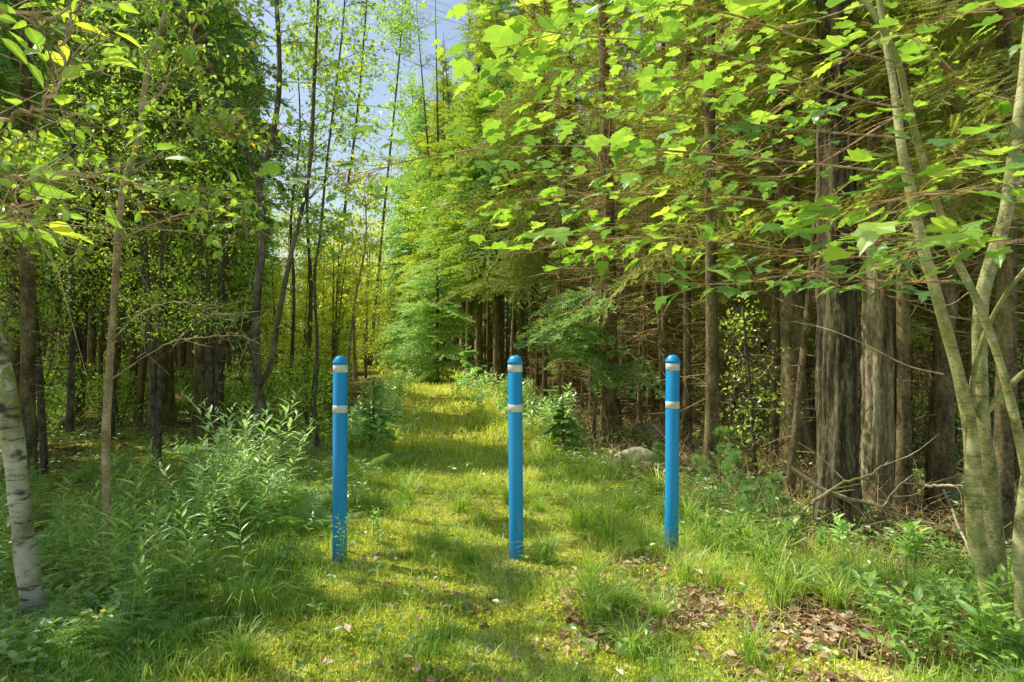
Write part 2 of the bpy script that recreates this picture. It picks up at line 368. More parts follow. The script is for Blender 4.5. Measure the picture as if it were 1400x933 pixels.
TWF = np.array([[0, 1, 4, 3], [1, 2, 5, 4], [2, 0, 3, 5], [3, 4, 7, 6], [4, 5, 8, 7], [5, 3, 6, 8]])
def twigs(mb, A, B, r0, r1, sag=0.0, jit=.0, rnd=None):
    """many thin 3-sided two-piece twigs from A to B (k,3)"""
    A = np.asarray(A, float); B = np.asarray(B, float); k = len(A)
    if k == 0: return
    L = np.linalg.norm(B-A, axis=1, keepdims=True)
    Mid = (A+B)/2 + rng.normal(0, 1, (k, 3))*L*jit + np.array([0, 0, 1])*L*sag
    X, Y, Z = frames(B-A, np.tile([.13, .2, 1.0], (k, 1)))
    r0 = np.broadcast_to(r0, (k,))[:, None]; r1 = np.broadcast_to(r1, (k,))[:, None]
    V = []
    for c, r in ((A, r0), (Mid, (r0+r1)/2), (B, r1)):
        for a in (0, 2.094, 4.188):
            V.append(c+(Y*math.cos(a)+Z*math.sin(a))*r)
    mb.add(np.stack(V, 1), [TWF], rnd)
    return Mid

# ------------------------------------------------------------ leaf templates (x = along the leaf, length 1)
def lobed():
    pts = [(0, 0), (-.04, .14), (-.02, .30), (.10, .36), (.20, .52), (.34, .44), (.50, .56), (.56, .38), (.56, .22), (.68, .25), (.80, .20), (.84, .09), (1.0, 0)]
    top = np.array([(x, y) for x, y in pts])
    V = [(0, 0, 0), (.3, 0, -.03), (.6, 0, -.03), (1, 0, -.06)]
    f = []
    for sgn in (1, -1):
        base = len(V)
        for x, y in pts[1:-1]: V.append((x, y*sgn, .10*abs(y)*2-.12*x*x+.02*math.sin(9*x)))
        n = len(pts)-2
        ctr = [1]*5+[2]*(n-5)
        f.append((0, base, 1) if sgn > 0 else (0, 1, base))
        for i in range(n-1):
            c = 1 if i < 5 else 2
            f.append((base+i, base+i+1, c) if sgn > 0 else (base+i+1, base+i, c))
            if i == 4:
                f.append((base+5, 2, 1) if sgn > 0 else (1, 2, base+5))
        f.append((base+n-1, 3, 2) if sgn > 0 else (2, 3, base+n-1))
    return np.array(V, float), [np.array(f)]
MAPLE = lobed()
def vary(t, w, bend, skew):
    V = t[0].copy(); V[:, 1] *= w; V[:, 1] += skew*V[:, 0]**2; V[:, 2] -= bend*(V[:, 0]**2+V[:, 1]**2*1.5); return V, t[1]
MAPLES = [vary(MAPLE, 1, 0, 0), vary(MAPLE, .85, .25, .12), vary(MAPLE, 1.1, .4, -.1), vary(MAPLE, .95, -.15, .06), vary(MAPLE, .7, .5, -.15)]
def ovate(w=.27, fold=.06, pw=.38):
    V = [(0, 0, 0), (.5, 0, -fold*.6), (1, 0, -fold*2)]
    for sgn in (1, -1):
        V += [(.16, w*.72*sgn, fold*.5), (pw, w*sgn, fold), (.66, w*.72*sgn, fold*.3), (.86, w*.3*sgn, -fold)]
    f = []
    for s0, sg in ((3, 1), (7, -1)):
        T = [(0, s0, 1), (s0, s0+1, 1), (s0+1, s0+2, 1), (s0+2, s0+3, 1), (s0+3, 2, 1)]
        f += [t if sg > 0 else t[::-1] for t in T]
    return np.array(V, float), [np.array(f)]
OVATE = ovate()
SERR = ovate(.30, .08, .33)
LANCE = (np.array([(0, 0, 0), (.3, .10, .03), (.3, -.10, .03), (.68, .075, -.04), (.68, -.075, -.04), (1, 0, -.2), (.3, 0, .0), (.68, 0, -.07)], float),
         [np.array([(0, 6, 1), (0, 2, 6), (5, 3, 7), (5, 7, 4)]), np.array([(1, 6, 7, 3), (6, 2, 4, 7)])])
SMALL = (np.array([(0, 0, 0), (.45, .28, .06), (1, 0, -.05), (.45, -.28, .06), (.5, 0, -.02)], float), [np.array([(0, 4, 1), (1, 4, 2), (0, 3, 4), (3, 2, 4)])])
NEED = (np.array([(0, .09, 0), (0, -.09, 0), (1, 0, 0)], float), [np.array([(0, 1, 2)])])

def rdir(k, up=0.0, spread=1.0):
    d = rng.normal(0, 1, (k, 3))*[spread, spread, spread]; d[:, 2] += up; return unit(d)

# ------------------------------------------------------------ conifer branches
def spruce_branch(L, step=.05, nstep=.022, nl=.032, sparse=1.0, droop=.18, nw=1.0, seed=0):
    """branch along +X with side shoots clothed in needles; returns (needles MB, wood MB)"""
    nb, wb = MB(), MB()
    g = np.random.default_rng(seed)
    def ctr(t): return np.stack([t*L, np.sin(t*5+seed)*.03*L, -droop*L*t**1.6 + .05*L*np.sin(t*3)], -1)
    ts = np.arange(.12, 1.0, step/L)
    starts, ends = [], []
    for i, t in enumerate(ts):
        for sgn in (1, -1):
            if g.random() > sparse: continue
            l = L*(.46*(1-t)**.75*min(1, t/.25+.25)+.05)*g.uniform(.6, 1.1)
            a = R(g.uniform(42, 68))
            s0 = ctr(t); d = np.array([math.cos(a), sgn*math.sin(a), g.uniform(-.45, .05)])
            starts.append(s0); ends.append(s0+d*l)
            if l > .22:
                for u in (.45, .7):
                    if g.random() < .8:
                        ss = s0+d*l*u; a2 = a+g.choice([-1, 1])*R(38); l2 = l*.4*g.uniform(.6, 1)
                        starts.append(ss); ends.append(ss+np.array([math.cos(a2), sgn*math.sin(a2), g.uniform(-.5, .05)])*l2)
    starts = np.array(starts); ends = np.array(ends)
    tt = np.linspace(0, 1, 6); cp = ctr(tt)
    starts = np.vstack([starts, cp[1:-1]]); ends = np.vstack([ends, cp[2:]])
    twigs(wb, starts, ends, .0028, .0012)
    tube(wb, cp, np.linspace(.012*math.sqrt(L), .003, 6), 3)
    # needles along each shoot
    P, D, N, S, Rn = [], [], [], [], []
    for a, b in zip(starts, ends):
        l = np.linalg.norm(b-a); n = max(3, int(l/nstep)); u = (np.arange(n)+g.random(n)*.6)/n
        ax = (b-a)/l; side = unit(np.cross([0, 0, 1.], ax)); up = np.cross(ax, side)
        for sg in (1, -1, 0):
            if sg == 0: u = u[::2]
            p = a+(b-a)*u[:, None]
            d = ax*g.uniform(.5, .9, (len(u), 1)) + (side*sg*.9 if sg else up*.8) + g.normal(0, .16, (len(u), 3))
            P.append(p); D.append(d); N.append(np.tile(up, (len(u), 1))+g.normal(0, .45, (len(u), 3)))
            S.append(nl*g.uniform(.7, 1.2, len(u))); Rn.append(np.clip(.25+.65*u*1+g.normal(0, .12, len(u)), 0, 1)*np.ones(len(u)))
    P = np.concatenate(P); D = np.concatenate(D); N = np.concatenate(N); S = np.concatenate(S); Rn = np.concatenate(Rn)
    Sv = np.stack([S, S*nw*1.35, S], 1)
    nb.add(place(NEED[0], P, D, N, Sv), NEED[1], Rn)
    return nb, wb
BR = {}
for i, L in enumerate((.45, .8, 1.2, 1.7)):
    BR[i] = [spruce_branch(L, 0.075+.02*i, .036, .05+.008*i, .92, .16+.08*k, 1.9, seed=i*7+k) for k in range(2)]
BRL = (.45, .8, 1.2, 1.7)
FINE = [spruce_branch(.6, .035, .008, .020, .95, .2, .9, 71+k) for k in range(2)]
TINY = [spruce_branch(.32, .028, .007, .034, .95, .15, 2.2, 91+k) for k in range(2)]
FINEL = [spruce_branch(1.2, .045, .010, .022, .95, .3, .9, 81+k) for k in range(2)]

def rotm(az, pitch, roll=0.0):
    ca, sa, cp, sp, cr, sr = math.cos(az), math.sin(az), math.cos(pitch), math.sin(pitch), math.cos(roll), math.sin(roll)
    Rz = np.array([[ca, -sa, 0], [sa, ca, 0], [0, 0, 1]]); Ry = np.array([[cp, 0, -sp], [0, 1, 0], [sp, 0, cp]]); Rx = np.array([[1, 0, 0], [0, cr, -sr], [0, sr, cr]])
    return Rz@Ry@Rx

def conifer(Ht, z0, rmax, r0, seed, whorl=.36, per=5, pitch=(-.35, .35), profile=.75, lean=(0, 0), dead=(.5, 5, 50), crook=.03, bark='spruce_bark', sides=9, side_bias=None, cut=None, brset=None):
    """returns trunk MB (with its dead branches), needles MB. cut: world (T) for sun gaps"""
    g = np.random.default_rng(seed)
    tr, cr, wd = MB(), MB(), MB()
    n = 14
    zs = np.linspace(-.12, Ht, n); f = np.clip(zs/Ht, 0, 1)
    ph = g.uniform(0, 6, 2)
    ax = np.stack([lean[0]*f+crook*np.sin(zs*.8+ph[0])*f**.5, lean[1]*f+crook*np.sin(zs*.7+ph[1])*f**.5, zs], 1)
    rad = r0*(1-f)**.8+.004; rad[0] *= 1.45; rad[1] = rad[1]*1.02
    tube(tr, smooth_path(np.column_stack([ax, rad]), 36)[:, :3], smooth_path(np.column_stack([ax, rad]), 36)[:, 3], sides, bumpf=lambda i, a, p: 1+.07*np.sin(a*3+p[2]*1.3+seed)+.05*np.sin(a*5-p[2]*3))
    def axis(z): return np.array([np.interp(z, zs, ax[:, 0]), np.interp(z, zs, ax[:, 1]), z])
    # dead lower branches
    A, B, r_ = [], [], []
    d0, d1, dn = dead
    for _ in range(dn):
        z = g.uniform(d0, d1); az = g.uniform(0, 2*math.pi); l = g.uniform(.2, 1.0)*(.6+.4*min(1, z/3))
        p = axis(z); dd = np.array([math.cos(az), math.sin(az), g.uniform(-.35, .3)])
        A.append(p); B.append(p+dd*l); r_.append(g.uniform(.003, .0075))
        for _k in range(g.integers(0, 4)):
            u = g.uniform(.3, .95); q = p+dd*l*u; d2 = unit(dd+g.normal(0, .6, 3)); A.append(q); B.append(q+d2*l*g.uniform(.15, .5)); r_.append(.0028)
    if A:
        r_ = np.array(r_); twigs(wd, A, B, r_, r_*.35, -.03, .05)
    z = z0
    while z < Ht-.15:
        f = (z-z0)/(Ht-z0)
        L0 = rmax*(1-f)**profile*min(1, .45+f*4)
        for k in range(per):
            if g.random() < .12: continue
            L = L0*g.uniform(.6, 1.15); az = g.uniform(0, 2*math.pi)
            if side_bias is not None: L *= 1+.5*math.cos(az-side_bias)
            if L < .12: L = .12
            i = int(np.argmin([abs(math.log(L/b)) for b in BRL]))
            nb, wb = (brset or BR[i])[g.integers(0, 2)]
            bl = BRL[i] if brset is None else .32
            pt = pitch[0]+(pitch[1]-pitch[0])*f+g.normal(0, .12)
            Am = rotm(az, pt, g.normal(0, .25))*(L/bl); T = axis(z+g.uniform(-.1, .1))
            cr.merge(nb, Am, T); wd.merge(wb, Am, T)
        z += whorl*g.uniform(.7, 1.3)*(1-.4*f)
    return tr, cr, wd

def conifer_obj(name, loc, label, cat, group, mats, rz=0.0, s=1.0, **kw):
    root = empty(name, loc, label, cat, group, rz, s)
    tr, cr, wd = conifer(**kw)
    link('trunk', tr.mesh('trunk', mats[0], True), root)
    link('branches', wd.mesh('branches', mats[2] if len(mats) > 2 else 'deadwood'), root)
    link('crown', cr.mesh('crown', mats[1]), root)
    return root

# ------------------------------------------------------------ the setting: ground and path
def build_ground():
    u = np.linspace(-1, 1, 420); xs = np.sinh(u*6.4)/np.sinh(6.4)*420
    v = np.linspace(0, 1, 460); ys = -30+ (np.sinh((v*2-.62)*5.2)-np.sinh(-.62*5.2))/(np.sinh(1.38*5.2)-np.sinh(-.62*5.2))*480
    # dense rows in front of the camera
    ys = np.unique(np.concatenate([np.linspace(-60, 1.5, 20), np.linspace(1.6, 9, 200), np.linspace(9.1, 26, 120), np.geomspace(26.5, 500, 60)]))
    xs = np.unique(np.concatenate([np.linspace(-6, 6, 260), np.linspace(-20, -6.1, 70), np.linspace(6.1, 20, 70), np.geomspace(20.5, 450, 40), -np.geomspace(20.5, 450, 40)]))
    X, Y = np.meshgrid(xs, ys); Z = h(X, Y)
    V = np.stack([X.ravel(), Y.ravel(), Z.ravel()], 1); nx, ny = len(xs), len(ys)
    i, j = np.meshgrid(np.arange(nx-1), np.arange(ny-1)); a = (j*nx+i).ravel()
    mb = MB(); mb.add(V, [np.stack([a, a+1, a+nx+1, a+nx], 1)])
    me = mb.mesh('ground', 'ground', True)
    at_ = me.attributes.new('moss', 'FLOAT', 'POINT'); at_.data.foreach_set('value', mossf(V[:, 0], V[:, 1]).astype(np.float32))
    tag(link('ground', me), 'mossy forest ground with leaf litter under the trees', kind='structure')
def mossf(x, y):
    d = pdist(x, y)
    m = 1.15-.75*sstep(.8, 1.8, d)
    m = m - .95*np.exp(-(((x-1.9)/1.2)**2+((y-3.6)/.8)**2))*(.5+1.0*vnoise(x, y, .3, 44))            # bare litter patch at lower right
    m = m + .25*np.exp(-(((x+4)/2.5)**2+((y-8)/4)**2)) - .35*sstep(2.0, 3.0, x-pc(y))
    return m
build_ground()
def gravel():  # added ground behind the camera, out of view, pale to bounce sunlight upward
    X, Y = np.meshgrid(np.linspace(-60, 60, 60), np.linspace(-14, .6, 16)); Z = h(X, Y)+.03
    Y = Y+.25*np.sin(X*.7)*(Y > .5); a = (np.arange(15)[:, None]*60+np.arange(59)[None]).ravel()
    mb = MB(); mb.add(np.stack([X.ravel(), Y.ravel(), Z.ravel()], 1), [np.stack([a, a+1, a+61, a+60], 1)])
    t = NT('light_bounce_gravel'); c = t.ramp(t.noise(20, 5), [(.3, (.3, .27, .21)), (.7, (.58, .53, .43))]); p = t.n('ShaderNodeBsdfPrincipled', Roughness=.95); t.l(c, p.inputs['Base Color']); t.l(p.outputs[0], t.out.inputs[0])
    tag(link('bounce_gravel', mb.mesh('bounce_gravel', t.m)), 'pale gravel road in front of the trail entrance', kind='structure')
gravel()

# ------------------------------------------------------------ bollards
def lathe(mb, prof, sides=40):
    prof = np.array(prof, float); a = np.linspace(0, 2*math.pi, sides, endpoint=False); n = len(prof)
    V = np.concatenate([np.stack([np.cos(a)*r, np.sin(a)*r, np.full(sides, z)], 1) for r, z in prof])
    j = np.arange(sides); k = (j+1) % sides
    mb.add(V, [np.concatenate([np.stack([i*sides+j, i*sides+k, (i+1)*sides+k, (i+1)*sides+j], 1) for i in range(n-1)])])
def bollard(px, Y, hgt, label, rx, ry, rz):
    x = (px-CX)/F*Y
    root = empty('bollard', (x, Y, 0), label, 'bollard', 'blue bollards across the path', rz)
    root.rotation_euler = (rx, ry, rz)
    r = .049
    z0 = h(x, Y)-.0
    b = MB(); lathe(b, [(r, -.2), (r, hgt-.052), (r-.004, hgt-.046)]); link('post', b.mesh('post', 'paint', True), root)
    c = MB(); lathe(c, [(r-.004, hgt-.054), (r+.0035, hgt-.053), (r+.0045, hgt-.049), (r+.0045, hgt-.043), (r+.001, hgt-.038), (r-.003, hgt-.028), (r-.011, hgt-.015), (r-.022, hgt-.005), (r-.036, hgt), (.0005, hgt+.001)])
    link('cap', c.mesh('cap', 'paint', True), root)
    for zt in (hgt-.062, hgt-.335):
        t = MB(); lathe(t, [(r+.0002, zt), (r+.0016, zt-.001), (r+.0016, zt-.049), (r+.0002, zt-.05)]); link('reflective_band', t.mesh('reflective_band', 'band', True), root)
bollard(464.5, 4.48, 1.40, 'tall blue bollard at the left side of the path beside the leafy bed', .004, .003, .3)
bollard(706, 4.52, 1.40, 'blue bollard in the middle of the grassy path, between the other two', -.006, .008, 1.7)
bollard(918, 4.75, 1.40, 'blue bollard standing nearest the big furrowed trunks and the rock', .008, -.007, 2.9)

# ------------------------------------------------------------ grass, moss, litter
def blades(mb, P, Hh, W, lean, az, rnd):
    k = len(P)
    D = np.stack([np.cos(az), np.sin(az), np.zeros(k)], 1); S = np.stack([-np.sin(az+rng.normal(0, .8, k)), np.cos(az), np.zeros(k)], 1)
    V = []
    for t, w in ((0, 1), (.4, .85), (.75, .55)):
        c = P + D*(Hh*lean*t**2)[:, None] + np.array([0, 0, 1])*(Hh*(t-.35*lean*t**2.5))[:, None]
        V += [c-S*(W*w)[:, None], c+S*(W*w)[:, None]]
    V.append(P + D*(Hh*lean)[:, None] + np.array([0, 0, 1])*(Hh*(1-.5*lean))[:, None])
    mb.add(np.stack(V, 1), [np.array([(0, 1, 3, 2), (2, 3, 5, 4)]), np.array([(4, 5, 6)])], rnd)
def spread(n, y0, y1, xl=-.85, xr=.85, pw=1.0):
    """points inside the view wedge (a little wider), denser close by"""
    y = y0*(y1/y0)**(rng.random(n)**pw); x = y*rng.uniform(xl, xr, n)
    return x, y
def grass_density(x, y):
    d = pdist(x, y); s = x-pc(y)
    g = .04*(d < 1)+.70*np.exp(-((d-1.15)/.35)**2)+.25*sstep(2.2, 1, d)
    g = g*(.35+1.2*fbm(x, y, .6, 30))
    g = g + .8*np.exp(-(((x-1.4)/.5)**2+((y-4.1)/.6)**2)) + 1.0*(fbm(x, y, 1.0, 33) > .5)*(d < 1.2)*(y > 5.2) - .45*np.exp(-(((x-1.5)/.9)**2+((y-3.3)/.4)**2)) - .5*(d > 2.2)
    g = g + .9*(d < 1.1)*(y > 7)
    g = g*(1-.9*sstep(.30, .75, np.exp(-(((x-1.7)/1.1)**2+((y-3.35)/.6)**2))+1.1*(fbm(x, y, .35, 34)-.5)))
    for bx, by in ((-1.17, 4.48), (.03, 4.52), (1.15, 4.75)): g = g*(1-1.0*np.exp(-((x-bx)**2+(y-by+.05)**2)/.022))
    g = g*(1-.8*lit(x, y)*(d < 1.3)*(y < 5.6)*(fbm(x, y, .5, 35) > .40))
    return g
def scatter_grass():
    for name, mat, n, y0, y1, hs, ws, lab, o in (
            ('grass', 'grass', 230000, 2.5, 9, (.05, .20), .0024, 'green grass growing along and beside the path', 0),
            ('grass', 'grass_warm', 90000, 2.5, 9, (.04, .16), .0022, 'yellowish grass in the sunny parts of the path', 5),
            ('grass', 'grass_warm', 110000, 8.5, 42, (.10, .28), .0065, 'tall pale grass filling the far end of the path', 7)):
        x, y = spread(n, y0, y1)
        d = grass_density(x, y)
        if o == 5: d = d*(.2+1.1*lit(x, y))  # brighter blades gathered in the sun patches, sunlight painted in by their colour
        d = d*(.25+1.1*(fbm(x, y, .45, 90) > .47)); k = rng.random(n) < d
        x, y = x[k], y[k]; k = len(x)
        # tussocks
        tz = fbm(x, y, .5, 40)
        hh = rng.uniform(hs[0], hs[1], k)*(.45+1.1*tz)*np.clip(.55+.5*pdist(x, y), .5, 1.25)
        mb = MB()
        blades(mb, np.stack([x, y, h(x, y)-.005], 1), hh, ws*rng.uniform(.6, 1.3, k)*(1+.10*np.maximum(y-9, 0)*(o == 7)), rng.uniform(.1, .95, k), rng.uniform(0, 6.3, k)+vnoise(x, y, .4)*3, np.clip(rng.normal(.40, .24, k)+1.1*(fbm(x, y, .7, 95)-.5), 0, 1))
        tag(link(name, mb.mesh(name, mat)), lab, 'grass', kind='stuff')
    # moss
    n = 420000; x, y = spread(n, 2.5, 9.5, pw=1.25)
    m = mossf(x, y)+(fbm(x, y, .5, 50)-.5)*1.2
    k = (m > .55) & (rng.random(n) < .95); x, y = x[k], y[k]; k = len(x); mb = MB()
    P = np.stack([x, y, h(x, y)-.004+.012*vnoise(x, y, .09, 3)], 1)
    d = rdir(k, .55); nn = rdir(k, 1.4)
    s = rng.uniform(.010, .026, k)
    mb.add(place(NEED[0]*[1, 2.6, 1], P, d, nn, s), NEED[1], np.clip(rng.normal(.34, .24, k)+1.3*(fbm(x, y, .3, 60)-.42), 0, 1))
    tag(link('moss', mb.mesh('moss', 'moss')), 'yellow-green moss carpeting the path', 'moss', kind='stuff')
    # leaf litter
    n = 52000; x, y = spread(n, 2.5, 26, pw=.75)
    m = mossf(x, y)+(fbm(x, y, .7, 70)-.5)*.9
    p = np.where(m < .55, 1.0, .09); k = rng.random(n) < p; x, y = x[k], y[k]
    ex = rng.normal(1.8, 1.0, 20000); ey = rng.normal(3.6, .75, 20000); kk = (ey > 2.5) & (rng.random(20000) < sstep(1.0, .35, mossf(ex, ey)+(fbm(ex, ey, .35, 71)-.5)*2.0)) & (rng.random(20000) < .75)
    x = np.append(x, ex[kk]); y = np.append(y, ey[kk]); k = len(x); mb = MB()
    P = np.stack([x, y, h(x, y)+rng.uniform(.002, .03, k)], 1)
    az = rng.uniform(0, 6.3, k); d = np.stack([np.cos(az), np.sin(az), rng.normal(0, .3, k)], 1); nn = rdir(k, 2.2)
    s = rng.uniform(.02, .068, k)*(1+.03*y)
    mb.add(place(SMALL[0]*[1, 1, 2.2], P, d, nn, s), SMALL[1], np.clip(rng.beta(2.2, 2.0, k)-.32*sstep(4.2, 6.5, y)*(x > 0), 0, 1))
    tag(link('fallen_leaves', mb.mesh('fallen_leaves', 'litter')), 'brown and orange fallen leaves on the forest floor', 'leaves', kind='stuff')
    # fallen twigs
    n = 26000; x, y = spread(n, 2.6, 24, -.1, .85, pw=.7)
    k = mossf(x, y) < .6; x, y = x[k], y[k]; k = len(x); mb = MB()
    az = rng.uniform(0, 6.3, k); l = rng.uniform(.08, .5, k)
    A = np.stack([x, y, h(x, y)+rng.uniform(0, .04, k)], 1); B = A+np.stack([np.cos(az)*l, np.sin(az)*l, rng.normal(.02, .05, k)], 1)
    B[:, 2] += rng.random(k)**3*.35
    m_ = (y > 4.3) | (rng.random(k) < .16); B[y < 4.6, 2] = A[y < 4.6, 2]+.01; A, B = A[m_], B[m_]
    twigs(mb, A, B, .0035, .0016, .03, .05)
    tag(link('fallen_twigs', mb.mesh('fallen_twigs', 'deadwood')), 'thin dead twigs strewn under the trees on the right', 'twigs', kind='stuff')
    # low broad-leaved ground cover
    n = 60000; x, y = spread(n, 2.5, 24, pw=.9)
    d = pdist(x, y); sd = x-pc(y)
    p = np.where(sd < 0, sstep(.75, 1.15, d), .55*sstep(.9, 1.2, d)*sstep(2.6, 1.7, d))*(.25+1.3*(fbm(x, y, .8, 80) > .46))
    p = p*np.where((x > .9) & (y < 4), .5, 1) + .02*(d < 1)
    p = p*(1-.6*lit(x, y)*(d < 1.6)*(y < 6))
    p = p*np.where((sd < -3.5), .5, 1.0) + .5*(sd > 1.5)*(y > 4.5)*(fbm(x, y, .9, 83) > .5)
    k = rng.random(n) < p; x, y = x[k], y[k]; k = len(x); mb = MB()
    hgt = rng.uniform(.02, .19, k)*(.5+fbm(x, y, .6, 81)); az = rng.uniform(0, 6.3, k)
    A = np.stack([x, y, h(x, y)], 1)
    for j in range(3):
        a = az+j*2.1; d_ = np.stack([np.cos(a), np.sin(a), rng.normal(.1, .3, k)], 1)
        T = A+[0, 0, 1]*hgt[:, None]
        mb.add(place(OVATE[0], T, d_, rdir(k, 2.5), rng.uniform(.025, .055, k)*(1+.02*y)), OVATE[1], np.clip(rng.normal(.42, .2, k), 0, 1))
    twigs(mb, A, A+[0, 0, 1]*hgt[:, None], .0012, .001)
    tag(link('ground_cover', mb.mesh('ground_cover', 'cover')), 'low leafy green plants covering the ground beside the path', 'ground cover', kind='stuff')
scatter_grass()

# ------------------------------------------------------------ herbs, ferns, tufts
def herb(hgt, n, ll, seed, lean=.15, top=True, tmpl=LANCE, f0=.15, wid=1.0):
    g = np.random.default_rng(seed); st, lf = MB(), MB()
    az = g.uniform(0, 6.3); P = np.array([[math.cos(az)*lean*hgt*t*t, math.sin(az)*lean*hgt*t*t, hgt*t] for t in np.linspace(-.03, 1, 7)])
    tube(st, P, np.linspace(.0045, .0012, 7), 5)
    t = f0+(1-f0)*(np.arange(n)+.5)/n; a = np.arange(n)*2.4+g.normal(0, .3, n)
    pos = np.stack([np.interp(t, np.linspace(-.03, 1, 7), P[:, i]) for i in range(3)], 1)
    el = .15+.75*t**2+g.normal(0, .15, n)
    d = np.stack([np.cos(a)*np.cos(el), np.sin(a)*np.cos(el), np.sin(el)], 1)
    nn = np.stack([-np.cos(a)*np.sin(el), -np.sin(a)*np.sin(el), np.cos(el)], 1)+g.normal(0, .25, (n, 3))
    s = ll*(.65+.5*np.sin(t*2.6))*g.uniform(.75, 1.15, n)*np.where(t > .9, .6, 1)
    lf.add(place(tmpl[0]*[1, wid, 1], pos, d, nn, s), tmpl[1], np.clip(g.normal(.5, .22, n)+.2*(t-.5), 0, 1))
    return st, lf
def plant_proto(name, label, cat, group, parts, mats, names=('stem', 'leaves')):
    root = empty(name, (0, 0, 0), label, cat, group)
    for p, m, nme in zip(parts, mats, names): link(nme, p.mesh(nme, m), root)
    return root
def clump(ks, seed, rad, **kw):
    g = np.random.default_rng(seed); S, L = MB(), MB()
    for i in range(ks):
        s, l = herb(seed=seed*31+i, **{k: (v*g.uniform(.75, 1.15) if k == 'hgt' else v) for k, v in kw.items()})
        T = np.array([g.normal(0, rad), g.normal(0, rad), 0]); S.merge(s, None, T); L.merge(l, None, T)
    return S, L
def put(protos, spots, hidez=0.0):
    """first use moves the prototype itself"""
    used = set(); out = []
    for (x, y, s, rz, k) in spots:
        p = protos[k % len(protos)]
        loc = (x, y, float(h(x, y))-hidez)
        if id(p) not in used and k % len(protos) not in used:
            used.add(k % len(protos)); p.location = loc; p.rotation_euler = (0, 0, rz); p.scale = (s,)*3; out.append(p)
        else: out.append(dup(p, loc, rz, s))
    return out
def poisson(n, gen, dmin, existing=None):
    pts = list(existing) if existing else []; out = []
    tries = 0
    while len(out) < n and tries < n*60:
        tries += 1; x, y = gen()
        if x is None: continue
        dm = dmin(x, y) if callable(dmin) else dmin
        if all((x-a)**2+(y-b)**2 > dm*dm for a, b in pts): pts.append((x, y)); out.append((x, y))
    return out

G1 = 'leafy goldenrod plants in the bed left of the path'
pr = [plant_proto('goldenrod_plant', 'leafy green unflowered goldenrod plant in the bed left of the left bollard', 'plant', G1,
                  clump(4, 10+i, .07, hgt=hh, n=30, ll=.10), ('stalk', 'gold')) for i, hh in enumerate((.62, .8, .5, .7))]
gp = poisson(64, lambda: (lambda px, Y: ((px-CX)/F*Y, Y))(random.uniform(-30, 430), random.uniform(2.9, 7.0)), .21)
gp = [(x, y) for x, y in gp if x*F/y+CX < 200+60*(y-2.9)+random.uniform(0, 60) and not (abs(x+2.4) < .25 and y < 3.6)]
put(pr, [(x, y, random.uniform(.65, 1.1), random.uniform(0, 6.3), random.randrange(4)) for x, y in gp])
G2 = 'pale sunlit plants behind the goldenrod'
pr = [plant_proto('goldenrod_plant', 'tall pale silvery-green goldenrod stem catching the sun near the dark forked sapling', 'plant', G2,
                  clump(3, 40+i, .06, hgt=1.0, n=36, ll=.12, lean=.35), ('stalk', 'goldpale')) for i in range(3)]
sp = [at(px, py, Y) for px, py, Y in ((300, 0, 5.4), (330, 0, 5.2), (350, 0, 5.5), (275, 0, 5.3), (375, 0, 5.1), (318, 0, 5.8), (345, 0, 4.9), (365, 0, 5.6), (255, 0, 5.0), (300, 0, 4.8))]
put(pr, [(p[0], p[1], s, random.uniform(0, 6.3), i) for i, (p, s) in enumerate(zip(sp, (1, 1.04, .95, .85, .8, .98, .8, .9, .7, .75)))])
G3 = 'leafy plants at the foot of the maple stems'
pr = [plant_proto('leafy_plant', 'small bright green leafy plant growing by the foot of the pale maple stems', 'plant', G3,
                  clump(3, 60+i, .05, hgt=.36, n=13, ll=.10, wid=1.7, f0=.25), ('stalk', 'fern')) for i in range(3)]
sp = [(1330, 905), (1370, 890), (1390, 915), (1300, 880), (1345, 925), (1260, 860), (1225, 915), (1395, 850), (1290, 915), (1210, 870), (1180, 845), (1378, 860)]
put(pr, [((px-CX)/F*gY(py), gY(py), random.uniform(.7, 1.1), random.uniform(0, 6.3), i) for i, (px, py) in enumerate(sp)])
for (px, py, s, lab, mt) in ((1160, 770, 1.0, 'small rounded grey-green seedling in front of the big furrowed trunk', 'goldpale'), (1243, 790, 1.15, 'slim dark green seedling between the furrowed trunks and the maple', 'fern'),
                             (1085, 760, .8, 'low leafy seedling left of the big furrowed trunk', 'gold'), (1120, 765, .7, 'small seedling touching the foot of the big furrowed trunk', 'gold'), (270, 850, 1.3, 'thin stemmed shrub at the lower edge of the leafy bed', 'gold')):
    Y = gY(py); x = (px-CX)/F*Y
    r_ = plant_proto('seedling', lab, 'seedling', None, clump(4, int(px), .035, hgt=.33, n=16, ll=.075, wid=2.2, f0=.3, tmpl=LANCE), ('stalk', mt)); r_.location = (x, Y, float(h(x, Y))); r_.scale = (s,)*3

